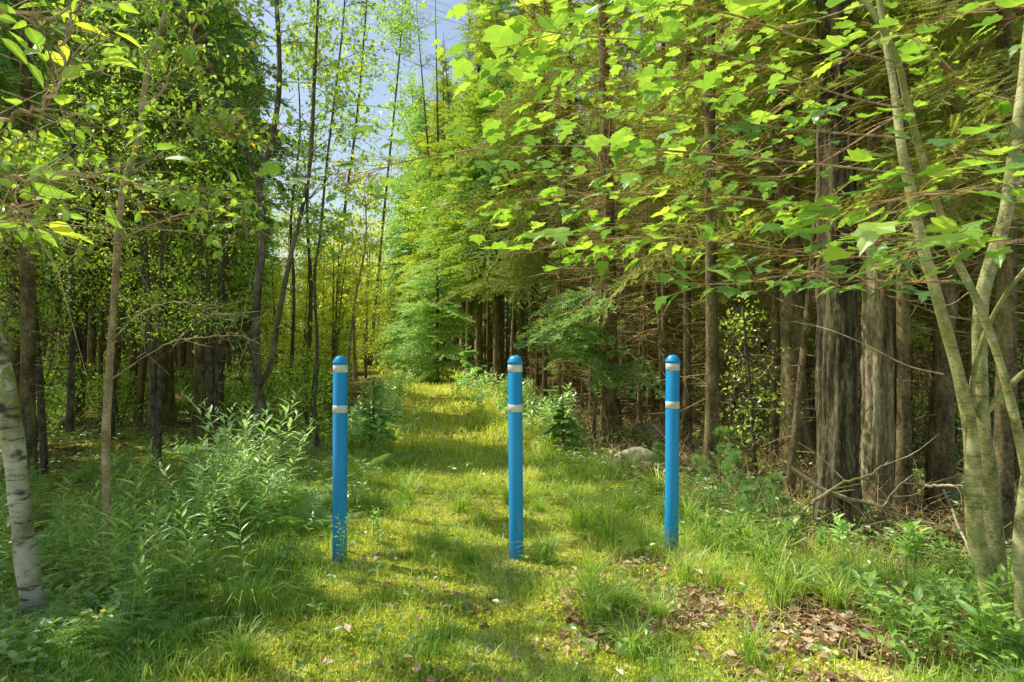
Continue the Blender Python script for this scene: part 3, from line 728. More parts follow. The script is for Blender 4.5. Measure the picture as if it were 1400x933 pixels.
def fern(nf, L, seed):
    g = np.random.default_rng(seed); st, lf = MB(), MB()
    for i in range(nf):
        az = i*6.283/nf+g.normal(0, .3); el0 = g.uniform(.7, 1.15); l = L*g.uniform(.75, 1.1); n = 22
        t = np.linspace(0, 1, n); el = el0-t*1.15
        step = l/n; hx = np.cumsum(np.cos(el))*step; hz = np.cumsum(np.sin(el))*step
        P = np.stack([np.cos(az)*hx, np.sin(az)*hx, hz], 1)
        tube(st, P[::3], np.linspace(.0025, .0008, len(P[::3])), 3)
        T = unit(np.gradient(P, axis=0)); side = np.cross(T, [0, 0, 1.]); side = unit(side); up = np.cross(side, T)
        w = l*.24*np.sin(np.clip(t*1.05+.1, 0, 1)*math.pi)**.8*(1-.3*t)
        for sg in (1, -1):
            k = slice(3, n)
            d = side[k]*sg+T[k]*.35-up[k]*.12
            # pinna with its own leaflets
            m = 7
            for q in range(m):
                u = (q+.5)/m
                base = P[k]+unit(d)*(w[k]*u)[:, None]
                for s2 in (1, -1):
                    dd = unit(d)*.6+T[k]*s2*.8
                    lf.add(place(NEED[0]*[1, 2.4, 1], base, dd, up[k]+g.normal(0, .2, base.shape), np.maximum(w[k]*.26*(1-u*.7), .006)), NEED[1], np.clip(g.normal(.5, .15, len(base)), 0, 1))
    return st, lf
G4 = 'ferns scattered on both sides of the path'
pr = [plant_proto('fern', 'green fern with arching lacy fronds in the undergrowth beside the path', 'fern', G4, fern(nf, L, i+5), ('stalk', 'fern'), ('stalks', 'fronds')) for i, (nf, L) in enumerate(((6, .5), (8, .42), (5, .6)))]
sp = [(30, 925), (85, 915), (130, 890), (60, 900), (200, 900), (375, 690), (400, 680), (385, 655), (350, 700), (420, 700), (110, 640), (165, 640), (60, 650), (205, 690), (300, 660), (250, 690), (330, 650), (20, 760), (60, 740),
      (1385, 745), (1395, 690), (1375, 700), (1350, 655), (395, 730), (450, 690), (540, 640), (505, 650), (430, 650), (470, 620), (400, 610), (370, 620), (90, 800), (150, 780), (10, 840), (445, 730), (360, 600), (1000, 600), (230, 620), (270, 615)]
put(pr, [((px-CX)/F*gY(py), gY(py), random.uniform(.7, 1.15), random.uniform(0, 6.3), i) for i, (px, py) in enumerate(sp)])

def tuft(n, L, seed, W=.0035):
    global rng
    mb = MB(); g = np.random.default_rng(seed)
    P = np.stack([g.normal(0, .035, n), g.normal(0, .035, n), np.zeros(n)], 1)
    blades(mb, P, L*g.uniform(.5, 1.15, n), W*g.uniform(.6, 1.2, n), g.uniform(.3, 1.25, n), g.uniform(0, 6.3, n), np.clip(g.normal(.4, .22, n), 0, 1))
    return mb
G5 = 'arching sedge tufts near the bollards'
def tuft_proto(i, n, L):
    o = link('sedge_tuft', tuft(n, L, i).mesh('sedge_tuft', 'grass')); return tag(o, 'arching tuft of long green sedge blades growing around the bollards', 'grass tuft', G5)
tp = [tuft_proto(i, n, L) for i, (n, L) in enumerate(((110, .34), (140, .28), (80, .42)))]
sp = [(1085, 815), (1110, 800), (1060, 830), (1010, 745), (985, 760), (960, 750), (880, 760), (850, 700), (940, 725), (1140, 830), (820, 640), (860, 650), (790, 620), (640, 770), (590, 750), (625, 700), (730, 700),
      (350, 850), (330, 910), (760, 660), (830, 740), (900, 680), (870, 610), (560, 690), (500, 700), (880, 900), (1020, 910), (820, 850), (900, 850), (980, 800), (1045, 780), (745, 770), (800, 810), (790, 720), (850, 840), (930, 800), (700, 690), (660, 720)]
put(tp, [((px-CX)/F*gY(py)+random.uniform(-.05, .05), gY(py), random.uniform(.65, 1.15), random.uniform(0, 6.3), i) for i, (px, py) in enumerate(sp)])

# weed in front of the left bollard's foot
w_ = plant_proto('weed', 'thin pale weed with tiny leaves rising in front of the left bollard foot', 'plant', None, clump(3, 91, .03, hgt=.42, n=26, ll=.035, wid=2.4, f0=.2, lean=.1, tmpl=LANCE), ('stalk', 'goldpale'))
w_.location = (-1.13, 4.36, float(h(-1.13, 4.36)))
w_ = plant_proto('weed', 'low weed with pale leaves standing before the middle bollard', 'plant', None, clump(3, 92, .03, hgt=.3, n=16, ll=.05, wid=2.0, f0=.2, lean=.1, tmpl=LANCE), ('stalk', 'fern'))
w_.location = (-.99, 4.9, float(h(-.99, 4.9)))

# ------------------------------------------------------------ rocks, logs, fallen branches
def rock(name, px, py, size, seed, label):
    g = np.random.default_rng(seed); n1, n2 = 28, 40
    V = []
    for i in range(n1+1):
        th = math.pi*i/n1
        for j in range(n2):
            ph = 2*math.pi*j/n2; d = np.array([math.sin(th)*math.cos(ph), math.sin(th)*math.sin(ph), math.cos(th)])
            r = 1+.22*math.sin(3*d[0]+seed)+.16*math.sin(5*d[1]+2*d[2]+seed)+.10*math.sin(9*d[2]+4*d[0])+.05*math.sin(17*d[0]+11*d[1])
            r = min(r, 1.12)
            V.append(d*r*size)
    V = np.array(V); q = []
    for i in range(n1):
        for j in range(n2): k = (j+1) % n2; q.append((i*n2+j, (i+1)*n2+j, (i+1)*n2+k, i*n2+k))
    mb = MB(); mb.add(V, [np.array(q)]); Y = gY(py); x = (px-CX)/F*Y
    o = link(name, mb.mesh(name, 'rock', True), None, (x, Y, float(h(x, Y))+size[2]*.25)); o.rotation_euler = (0, 0, seed)
    tag(o, label, 'rock')
rock('rock', 868, 640, np.array([.27, .17, .17]), 3, 'mossy pale rock lying in the grass in front of the brush pile')
rock('rock', 892, 608, np.array([.34, .24, .2]), 5, 'grey rock behind the brush pile at the foot of the lone trunk')
rock('rock', 895, 648, np.array([.14, .12, .09]), 8, 'small flat stone touching the mossy rock')
def fallen(name, pts, r0, r1, label, cat='fallen branch', nsub=5, seed=0, mat='fallen'):
    g = np.random.default_rng(seed); P = smooth_path([at(*p) for p in pts], 22); P[:, 2] = np.maximum(P[:, 2], h(P[:, 0], P[:, 1])+r1)
    P += g.normal(0, r0*.25, P.shape)
    mb = MB(); tube(mb, P, np.linspace(r0, r1, 22), 7)
    for k in range(nsub):
        i = g.integers(4, 20); d = unit(unit(P[i]-P[i-2])+g.normal(0, .55, 3)); l = g.uniform(.15, .5)
        Q = smooth_path([P[i], P[i]+d*l*.5+g.normal(0, .02, 3), P[i]+d*l+g.normal(0, .05, 3)], 6); tube(mb, Q, np.linspace(r0*.4, .0015, 6), 4)
    tag(link(name, mb.mesh(name, mat, True)), label, cat)
fallen('fallen_branch', [(1080, 640, 5.1), (1130, 672, 5.0), (1190, 690, 4.9), (1250, 712, 4.8), (1300, 720, 4.7)], .02, .006, 'long curved mossy branch leaning in front of the two big furrowed trunks', seed=1)
fallen('fallen_branch', [(1110, 690, 5.0), (1150, 662, 4.95), (1190, 650, 4.9), (1215, 630, 4.9)], .016, .004, 'forked dead branch rising across the biggest furrowed trunk', seed=2)
fallen('fallen_branch', [(1190, 720, 5.2), (1225, 670, 5.3), (1262, 640, 5.4)], .014, .004, 'short crooked branch propped right of the furrowed trunks', seed=3)
fallen('fallen_branch', [(1265, 665, 4.6), (1310, 664, 4.4), (1345, 672, 4.1)], .012, .004, 'straight pale stick lying level behind the maple stems', nsub=2, seed=4)
fallen('fallen_branch', [(1290, 670, 5.0), (1320, 740, 4.4), (1345, 800, 3.9), (1350, 830, 3.7)], .012, .004, 'dead stick sloping down to the foot of the maple', nsub=3, seed=5)
fallen('fallen_log', [(1210, 605, 8.9), (1290, 603, 9.0), (1400, 606, 9.2)], .09, .07, 'mossy log lying far behind the maple stems', 'log', 3, 6)
fallen('fallen_log', [(1020, 570, 11.5), (1100, 575, 11.2), (1170, 578, 11)], .06, .05, 'thin fallen log on the dark floor left of the furrowed trunks', 'log', 4, 7)
fallen('fallen_log', [(330, 553, 13), (420, 551, 13.2), (520, 552, 13.5)], .035, .025, 'thin pale fallen trunk lying across the plants behind the left bollard', 'log', 6, 8, 'twig')
fallen('fallen_log', [(1380, 660, 6.6), (1300, 640, 7.4), (1240, 645, 7.2)], .05, .03, 'rotting log among litter right of the furrowed trunks', 'log', 4, 9)
for i in range(12):
    a = random.uniform(825, 900); fallen('dead_stick', [(a, 622+random.uniform(-20, 5), 9.0), (a+40, 608+random.uniform(-12, 10), 9.1), (a+random.uniform(60, 110), 612+random.uniform(-15, 12), 9.2)], .012, .004, 'dead stick in the brush pile beside the mossy rock', 'stick', 3, 20+i, 'twig')
for o in [o for o in bpy.data.objects if o.name.startswith('dead_stick')]: o['group'] = 'sticks of the brush pile beside the rock'

# ------------------------------------------------------------ hero trunks with crowns
def big_tree(px, py, wpx, label, Ht=15, z0=4.5, rmax=1.8, lean=(0, 0), mats=('spruce_bark', 'needle', 'deadwood'), name='spruce_tree', seed=None, dead=(.8, 5.5, 70), cut=True, Y=None, per=4, **kw):
    Y = Y or gY(py); x = (px-CX)/F*Y; loc = np.array([x, Y, float(h(x, Y))])
    r0 = wpx/F*Y/2
    return conifer_obj(name, loc, label, 'tree', None, mats, Ht=Ht, z0=z0, rmax=rmax, r0=r0, seed=seed or int(px+py), lean=lean, dead=dead, cut=((loc,) if cut else None), per=per, **kw)
HERO = []
def hero(px, py, wpx, label, **kw):
    Y = kw.get('Y') or gY(py); HERO.append(((px-CX)/F*Y, Y)); return big_tree(px, py, wpx, label, **kw)

def furrowed(px, py, wpx, label, Ht, lean, seed, z0):
    Y = gY(py); x = (px-CX)/F*Y; loc = np.array([x, Y, float(h(x, Y))]); HERO.append((x, Y)); r0 = wpx/F*Y/2
    root = empty('cedar_tree', loc, label, 'tree')
    tr, cr, wd = conifer(Ht, z0, 1.9, r0*.5, seed, dead=(2.2, 6, 60), lean=lean, cut=(loc,), per=5)
    t = MB(); n = 170; zs = np.concatenate([np.linspace(-.15, 5.5, n), np.linspace(5.7, Ht, 16)]); f = np.clip(zs/Ht, 0, 1)
    P = np.stack([lean[0]*f, lean[1]*f, zs], 1); rad = r0*(1-f)**.6*(1+.45*np.exp(-np.maximum(zs, 0)/.22))+.004
    def bf(i, a, p):
        z = p[2]; u = np.minimum(a, 2*math.pi-a)*r0
        return 1+.05*np.sin(a*3+seed)+(.26*np.abs(vnoise(u*26+.6*vnoise(u*30, z*3, 1, 2), np.full_like(a, z*2.6), 1, seed)-.5)+.07*vnoise(u*60, np.full_like(a, z*9), 1, seed+3))-.05
    tube(t, P, rad, 120, bumpf=bf)
    link('trunk', t.mesh('trunk', 'cedar_sunlit' if seed == 6 else 'cedar_bark', True), root); link('branches', wd.mesh('branches', 'deadwood'), root); link('crown', cr.mesh('crown', 'needle'), root)
furrowed(1147, 728, 50, 'biggest dark furrowed trunk nearest the right bollard, standing in front', 16, (.05, .3), 3, 3.6)
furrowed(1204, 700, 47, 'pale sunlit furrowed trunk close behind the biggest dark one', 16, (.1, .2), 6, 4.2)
hero(838, 603, 21, 'lone mossy spruce trunk rising beside the rock and brush pile', lean=(-.35, .1), z0=3.6, rmax=2.0)
hero(972, 672, 17, 'lichened spruce trunk directly right of the right bollard', z0=3.2, rmax=1.5, dead=(.8, 3.5, 40), lean=(.1, .2))
hero(1092, 645, 34, 'dark broken-barked trunk left of the biggest furrowed trunk', z0=4.2, rmax=1.8, lean=(-.5, .3))
hero(1076, 690, 10, 'thin leaning lichened stem in front of the dark broken-barked trunk', z0=4, rmax=.9, Ht=8, lean=(.9, .2), dead=(.3, 3.5, 25))
hero(1285, 705, 27, 'grey trunk standing behind the maple stems', z0=4, rmax=1.6, lean=(.5, .3))
hero(908, 592, 10, 'thin spruce just behind the right bollard', z0=3.4, rmax=1.0, Ht=11)
hero(882, 548, 13, 'pale crooked spruce trunk second behind the right bollard', z0=4, rmax=1.1, lean=(.2, 0), crook=.1)
hero(862, 540, 12, 'greenish leaning spruce trunk right of the lone mossy trunk', z0=4, rmax=1.1, lean=(-.5, 0), crook=.09)
hero(778, 540, 15, 'broad sunlit spruce trunk above the middle gap right of the middle bollard', z0=4.2, rmax=1.3)
hero(641, 503, 9, 'straight slender bare trunk standing alone at the far right edge of the path', Y=26, z0=7, rmax=1.3, dead=(2, 7, 25))
hero(668, 505, 5, 'thin trunk just right of the lone straight trunk at the far path edge', Y=25, z0=6, rmax=1.0, Ht=12)
hero(685, 507, 8, 'slender trunk left of the middle bollard top at the forest edge', Y=24, z0=6, rmax=1.2)
hero(714, 512, 8, 'slender trunk right above the middle bollard', Y=22, z0=5.5, rmax=1.2)
hero(1385, 690, 12, 'thin dark spruce at the right edge behind the maple', z0=3, rmax=1.3)
hero(221, 573, 27, 'largest grey spruce trunk in the left woods', z0=4.5, rmax=2.3, lean=(-.1, .3))
hero(309, 533, 16, 'brown spruce trunk left of the dark forked sapling', z0=3.8, rmax=2.0)
hero(262, 528, 13, 'dark spruce trunk right of the largest grey one', z0=3.6, rmax=1.8)
hero(125, 552, 11, 'dark trunk behind the slim brown sapling on the left', z0=3.6, rmax=1.6)
hero(108, 548, 14, 'dark brown trunk left of a similar thinner one in the left woods', z0=3.5, rmax=1.8)
hero(52, 560, 9, 'pale leaning trunk crossing behind the birch', z0=4, rmax=1.3, lean=(2.0, .0), Ht=11)
hero(188, 572, 9, 'thin crooked trunk close left of the largest grey one', z0=4, rmax=1.3, lean=(1.0, .0), crook=.12, Ht=11)
hero(10, 540, 16, 'dark trunk at the left picture edge behind the birch', z0=3.4, rmax=2.0)
hero(55, 535, 12, 'dark straight trunk farther back behind the birch', z0=3.4, rmax=1.8)

# low drooping limb of the lone mossy trunk
def low_limb():
    cr, wd = MB(), MB(); g = np.random.default_rng(5)
    base = at(835, 440, 10.0)
    for k in range(24):
        az = math.pi+g.normal(0, 1.1); L = g.uniform(.6, 1.35); nb, wb = BR[2][k % 2]
        Am = rotm(az, g.uniform(-.25, .15), g.normal(0, .4))*(L/1.2); T = base+np.array([g.normal(-.15, .15), g.normal(-.3, .2), g.uniform(-.7, .4)])
        cr.merge(nb, Am, T); wd.merge(wb, Am, T)
    tree = [o for o in bpy.data.objects if o.get('label', '').startswith('lone mossy')][0]
    for nme, mb, mt in (('low_needles', cr, 'needle_dark'), ('low_branches', wd, 'deadwood')):
        o = link(nme, mb.mesh(nme, mt), tree); o.location = tuple(-Vector(tree.location))
low_limb()

# saplings with an explicit stem path
def stem_tree(name, label, cat, stems, bark, leaves, group=None, origin=None):
    """stems: list of (pts, r0, r1); leaves: (MB, mat) or None"""
    org = at(*stems[0][0][0]); org = np.array([org[0], org[1], float(h(org[0], org[1]))])
    root = empty(name, org, label, cat, group)
    st = MB(); paths = []
    for pts, r0, r1 in stems:
        W = np.array([at(*p) for p in pts]); P = smooth_path(W, max(14, 6*len(pts)))
        if r0 < .0085:
            P = P+rng.normal(0, .012, P.shape)*np.linspace(0, 1, len(P))[:, None]
            i_ = rng.integers(len(P)//4, len(P)-1, 16); A_ = P[i_]; B_ = A_+(unit(P[i_]-P[i_-1])+rng.normal(0, .6, (16, 3)))*rng.uniform(.06, .4, 16)[:, None]
            M_ = twigs(st, A_-org, B_-org, .002, .0008, -.02, .08); twigs(st, M_, M_+rng.normal(0, .07, (16, 3)), .0012, .0006)
        tube(st, P-org, np.linspace(r0, r1, len(P))*(1+.45*np.exp(-np.arange(len(P))/1.3)), 12, bumpf=lambda i, a, p: 1+.06*np.sin(a*2+p[2]*6)+.05*math.sin(p[2]*21))
        paths.append(P)
    link('trunk', st.mesh('trunk', bark, True), root)
    return root, org, paths
def leaf_cloud(paths, nb, blen, nl, tmpl, size, seed, zmin=0.0, up=1.5, flat=.5, spreadr=.35, cull=True, vis=None, drop=(0, 1.0)):
    """side branches off the given paths with leaves along their twigs; returns (leaves, twigs) in world space"""
    g = np.random.default_rng(seed); lf, tw = MB(), MB()
    A, B, r_ = [], [], []
    for P in paths:
        L = np.linalg.norm(P[-1]-P[0])
        for _ in range(max(1, int(nb))):
            p = P[min(len(P)-1, int(g.random()**.8*len(P)))]
            if p[2] < zmin: continue
            az = g.uniform(0, 6.283); l = blen*g.uniform(.4, 1.15); el = g.uniform(-.1, .7)
            d = np.array([math.cos(az)*math.cos(el), math.sin(az)*math.cos(el), math.sin(el)])
            Q = smooth_path([p, p+d*l*.5+g.normal(0, .04, 3), p+d*l+[0, 0, -.1*l]+g.normal(0, .06, 3)], 7)
            tube(tw, Q, np.linspace(.005, .0018, 7), 4)
            for _k in range(int(nl)):
                u = g.uniform(.15, 1)*6; i = min(5, int(u)); b = Q[i]+(Q[i+1]-Q[i])*(u-i)
                e = b+g.normal(0, spreadr*.5, 3)*[1, 1, flat]
                A.append(b); B.append(e)
    A = np.array(A); B = np.array(B); k = len(A)
    if cull and k:
        gx = B[:, 0]-SUN[0]/SUN[2]*B[:, 2]; gy = B[:, 1]-SUN[1]/SUN[2]*B[:, 2]; m = ~lit(gx, gy); A, B = A[m], B[m]; k = len(A)
    twigs(tw, A, B, .0016, .0008, .02, .04)
    for j in range(3):
        base = A+(B-A)*(.55+.22*j); d = rdir(k, -.25, 1); nn = rdir(k, up)
        lf.add(place(tmpl[0], base, d, nn, size*g.uniform(.6, 1.15, k)), tmpl[1], np.clip(g.normal(.45, .25, k), 0, 1))
    return lf, tw
def add_crown(root, org, lf, tw, mat, twm='twig'):
    for nme, mb, mt in (('crown', lf, mat), ('twigs', tw, twm)):
        mm = MB(); mm.merge(mb, None, -org); link(nme, mm.mesh(nme, mt), root)

# white birch
root, org, paths = stem_tree('birch_tree', 'white birch trunk with peeling dark marks leaning out at the left edge', 'tree',
    [([(66, 872, 3.4), (54, 852, 3.4), (38, 780, 3.4), (22, 640, 3.4), (12, 560, 3.4), (-10, 440, 3.4), (-60, 250, 3.45), (-110, -100, 3.5)], .060, .036)], 'birch', None)
lf, tw = leaf_cloud([paths[0][-14:]], 26, .9, 12, SMALL, .05, 3, 2.2); add_crown(root, org, lf, tw, 'small')
# slim brown sapling
root, org, paths = stem_tree('young_maple', 'slim brown sapling with thin bare twigs standing right of the white birch', 'sapling',
    [([(157, 815, 4.0), (147, 700, 4.0), (145, 600, 4.0), (150, 500, 4.0), (158, 380, 4.0), (168, 260, 4.0), (190, 190, 4.0), (200, 110, 4.0), (225, 20, 4.05), (232, -60, 4.1)], .026, .012),
     ([(195, 150, 4.0), (230, 110, 4.1), (300, -20, 4.2)], .008, .004), ([(150, 470, 4), (190, 430, 3.8), (250, 415, 3.6), (320, 440, 3.6)], .005, .002), ([(150, 520, 4), (230, 470, 3.9), (300, 460, 3.9), (345, 455, 3.9)], .004, .0015),
     ([(165, 290, 4), (110, 240, 3.7), (40, 230, 3.4), (-40, 235, 3.2)], .006, .003), ([(160, 330, 4), (230, 300, 3.8), (300, 290, 3.7), (345, 320, 3.7)], .006, .002), ([(175, 240, 4), (260, 190, 4.1), (350, 180, 4.2)], .006, .002),
     ([(162, 360, 4), (90, 330, 3.8), (30, 320, 3.7), (-30, 325, 3.6)], .006, .002)], 'twig', None)
lf, tw = leaf_cloud(paths[4:8]+[paths[1], paths[0][-14:]], 24, .5, 8, OVATE, .062, 5, 1.6, up=2.2, flat=.25, spreadr=.25, cull=False)
add_crown(root, org, lf, tw, 'ovate')
# dark forked sapling
root, org, paths = stem_tree('cherry_sapling', 'dark forked sapling trunk with knobbly bark in the left middle', 'sapling',
    [([(352, 655, 7.4), (348, 600, 7.4), (356, 560, 7.4), (352, 522, 7.4), (350, 470, 7.4), (352, 400, 7.4), (360, 320, 7.4), (355, 250, 7.4), (372, 190, 7.4), (382, 110, 7.4), (378, 0, 7.5), (370, -120, 7.6)], .062, .02),
     ([(354, 525, 7.4), (370, 500, 7.4), (380, 440, 7.4), (395, 360, 7.4), (412, 290, 7.4), (425, 215, 7.4), (430, 110, 7.4), (436, -20, 7.5)], .036, .014),
     ([(356, 252, 7.4), (330, 190, 7.4), (292, 100, 7.4), (240, 0, 7.5), (215, -60, 7.5)], .028, .012)], 'dark_bark', None)
lf, tw = leaf_cloud([p[-26:] for p in paths], 34, 1.0, 14, SMALL, .085, 6, 2.4, up=1.2)
add_crown(root, org, lf, tw, 'small', 'dark_bark')
# slender ones
for nme, lab, pts, r0, r1, sd, nbr, mt in (
        ('birch_sapling', 'slender wavy stem between the dark forked sapling and the left bollard', [(435, 618, 8.8), (430, 560, 8.8), (434, 480, 8.8), (430, 380, 8.8), (438, 320, 8.8), (446, 230, 8.8), (458, 130, 8.8), (470, 20, 8.9), (475, -90, 9)], .028, .008, 9, 38, 'small'),
        ('birch_sapling', 'thin pale stem leaning left of the sky gap behind the forked sapling', [(468, 560, 13), (476, 500, 13), (484, 420, 13), (500, 330, 13), (498, 250, 13)], .035, .008, 10, 26, 'yellowleaf'),
        ('birch_sapling', 'thin sapling right of the left bollard top at the bend of the path', [(486, 520, 17), (484, 440, 17), (488, 380, 17), (480, 300, 17)], .05, .01, 12, 30, 'yellowleaf'),
        ('birch_sapling', 'thin straight young birch far left of the path seen against the woods', [(398, 520, 14), (402, 400, 14), (398, 300, 14), (410, 180, 14), (405, 60, 14)], .04, .01, 13, 34, 'small'),
        ('birch_sapling', 'tall slender birch left of the sky gap with sparse small leaves', [(420, 520, 16), (425, 400, 16), (420, 280, 16), (428, 120, 16), (430, -60, 16)], .06, .014, 14, 40, 'small'),
        ('birch_sapling', 'tall thin birch leaning into the sky gap from the left with airy leaves', [(455, 530, 18), (462, 420, 18), (470, 300, 18), (488, 160, 18), (500, 20, 18), (505, -60, 18)], .06, .014, 17, 46, 'small'),
        ('birch_sapling', 'far birch in the sky gap just right of the airy leaning one', [(505, 500, 30), (515, 400, 30), (528, 260, 30), (545, 90, 30), (550, 10, 30)], .09, .02, 18, 70, 'small'),
        ('birch_sapling', 'young leafy birch behind the largest grey spruce trunk', [(275, 545, 11), (280, 420, 11), (270, 300, 11), (285, 160, 11), (280, 0, 11), (285, -80, 11)], .05, .014, 15, 44, 'small'),
        ('birch_sapling', 'leafy young birch near the left edge behind the slim brown sapling', [(95, 590, 8.6), (100, 420, 8.6), (92, 280, 8.6), (110, 120, 8.6), (105, -60, 8.6)], .04, .014, 16, 40, 'small')):
    root, org, paths = stem_tree(nme, lab, 'sapling', [(pts, r0, r1)], 'dark_bark' if mt == 'small' else 'twig', None)
    Y = pts[0][2]
    lf, tw = leaf_cloud([paths[0][len(paths[0])//3:]], nbr, .045*Y+.25, 15, SMALL, .045+.0042*Y, sd, 1.4, up=1.0, cull=False, spreadr=.35+.01*Y)
    add_crown(root, org, lf, tw, mt, 'dark_bark')

# foreground foliage at upper left: tree standing just outside the frame
root, org, paths = stem_tree('alder_tree', 'leafy branches with long oval leaves reaching in at the upper left corner', 'tree',
    [([(-330, 1400, 1.9), (-330, 800, 1.9), (-320, 300, 1.9), (-300, -200, 1.95)], .03, .015),
     ([(-320, 250, 1.9), (-150, 200, 1.8), (0, 165, 1.7), (60, 140, 1.7), (85, 80, 1.7), (110, -20, 1.75)], .007, .003),
     ([(-320, 350, 1.9), (-150, 290, 1.8), (0, 250, 1.75), (90, 240, 1.8), (170, 225, 1.9)], .008, .002),
     ([(-320, 200, 1.9), (-150, 60, 1.8), (0, 20, 1.75), (120, 10, 1.8)], .008, .003),
     ([(-320, 420, 1.9), (-100, 330, 1.9), (0, 300, 1.9), (60, 270, 1.9)], .007, .002)], 'twig', None)
def spray(path, n, size, tmpl, seed, lat=.25, fw=None, up=2.5, tb=None, side_r=.0009, f0=.1, droop=-.1, nmul=1):
    g = np.random.default_rng(seed); lf = MB(); tw = tb or MB()
    T = unit(np.gradient(path, axis=0))
    m = n
    u = (f0+(1-f0)*g.random(m))*(len(path)-1.001); i = u.astype(int); b = path[i]+(path[i+1]-path[i])*(u-i)[:, None]
    t = T[i]; side = unit(np.cross(t, [0, 0, 1.]))*g.choice([-1, 1], m)[:, None]
    e = b+side*(g.random(m)*lat)[:, None]+t*(g.random(m)*lat*.7)[:, None]+np.stack([np.zeros(m), np.zeros(m), g.normal(.0, .035, m)], 1)
    d = unit(e-b+side*.03)+g.normal(0, .35, (m, 3)); d[:, 2] = d[:, 2]*(.5 if up < 5 else .3)+droop
    twigs(tw, b, e, side_r*1.4, side_r*.8, .02, .04)
    pe = e+unit(d)*size*.35
    twigs(tw, e, pe, side_r*.9, side_r*.7, .05, .02)
    rib = np.where(np.abs(tmpl[0][:, 1]) < 1e-6, .28, -.08)[None]
    lf.add(place(tmpl[0], pe, d+[0, 0, -.05], rdir(m, up), size*g.uniform(.5, 1.2, m)), tmpl[1], np.clip(g.normal(.45, .25, m)[:, None]+rib, 0, 1))
    return lf, tw
lf, tw = MB(), MB()
for i, p in enumerate(paths[1:]):
    a, _ = spray(p[len(p)//3:], (26, 20, 22, 16)[i], .095, ovate(.20, .05), 30+i, .12, tb=tw, up=1.4); lf.merge(a)
add_crown(root, org, lf, tw, 'ovate', 'twig')

# ------------------------------------------------------------ the many-stemmed maple on the right
org = at(1352, 880, 3.3); org = np.array([org[0], org[1], float(h(org[0], org[1]))])
maple = empty('maple_tree', org, 'young maple with several smooth pale stems and wide leafy branches at the right edge', 'tree')
def mstem(pts, r0, r1, name='stem', mat='stem_bark', sides=16):
    r0, r1 = r0*.86, r1*.86
    W = np.array([at(*p) for p in pts]); P = smooth_path(W, max(16, 7*len(pts)))
    mb = MB(); tube(mb, P-org, np.linspace(r0, r1, len(P)), sides, bumpf=lambda i, a, p: 1+.07*np.sin(a*2+p[2]*4)+.05*np.sin(a*3-p[2]*7)+.04*math.sin(p[2]*17))
    return link(name, mb.mesh(name, mat, True), maple), P
mstem([(1358, 895, 3.3), (1356, 860, 3.3), (1348, 790, 3.3), (1336, 740, 3.3), (1330, 680, 3.3), (1329, 620, 3.3), (1322, 560, 3.3), (1305, 490, 3.3), (1285, 420, 3.3), (1262, 340, 3.3), (1245, 260, 3.32), (1232, 200, 3.34), (1222, 120, 3.4), (1205, 20, 3.45), (1195, -80, 3.5)], .052, .017)
mstem([(1368, 892, 3.34), (1362, 850, 3.34), (1363, 790, 3.34), (1357, 720, 3.34), (1350, 650, 3.34), (1342, 580, 3.34), (1340, 500, 3.34), (1342, 410, 3.34), (1358, 350, 3.34), (1376, 290, 3.34), (1388, 200, 3.34), (1400, 100, 3.4), (1415, -50, 3.45)], .060, .026)
_, Pg = mstem([(1420, 720, 3.1), (1402, 640, 3.1), (1385, 560, 3.1), (1362, 480, 3.12), (1335, 410, 3.14), (1305, 350, 3.15), (1285, 290, 3.15), (1262, 220, 3.1), (1240, 140, 3.0), (1222, 70, 2.95), (1170, -20, 2.9), (1130, -70, 2.9)], .026, .014)
mstem([(1338, 575, 3.33), (1365, 545, 3.3), (1400, 510, 3.2), (1450, 480, 3.1)], .022, .014)
mstem([(1332, 560, 3.32), (1330, 520, 3.3), (1345, 460, 3.25), (1370, 410, 3.2), (1400, 370, 3.1), (1450, 310, 3.0)], .016, .010)
mstem([(1410, 910, 3.1), (1403, 830, 3.1), (1400, 760, 3.1), (1404, 690, 3.1), (1420, 600, 3.12), (1450, 480, 3.15)], .060, .035)
mstem([(1290, 512, 3.3), (1240, 500, 3.4), (1180, 470, 3.5), (1130, 450, 3.6), (1085, 440, 3.7)], .006, .003, 'bare_branch', 'twig', 6)
mstem([(1325, 400, 3.2), (1290, 418, 3.2), (1215, 405, 3.2)], .004, .002, 'bare_branch', 'twig', 6)
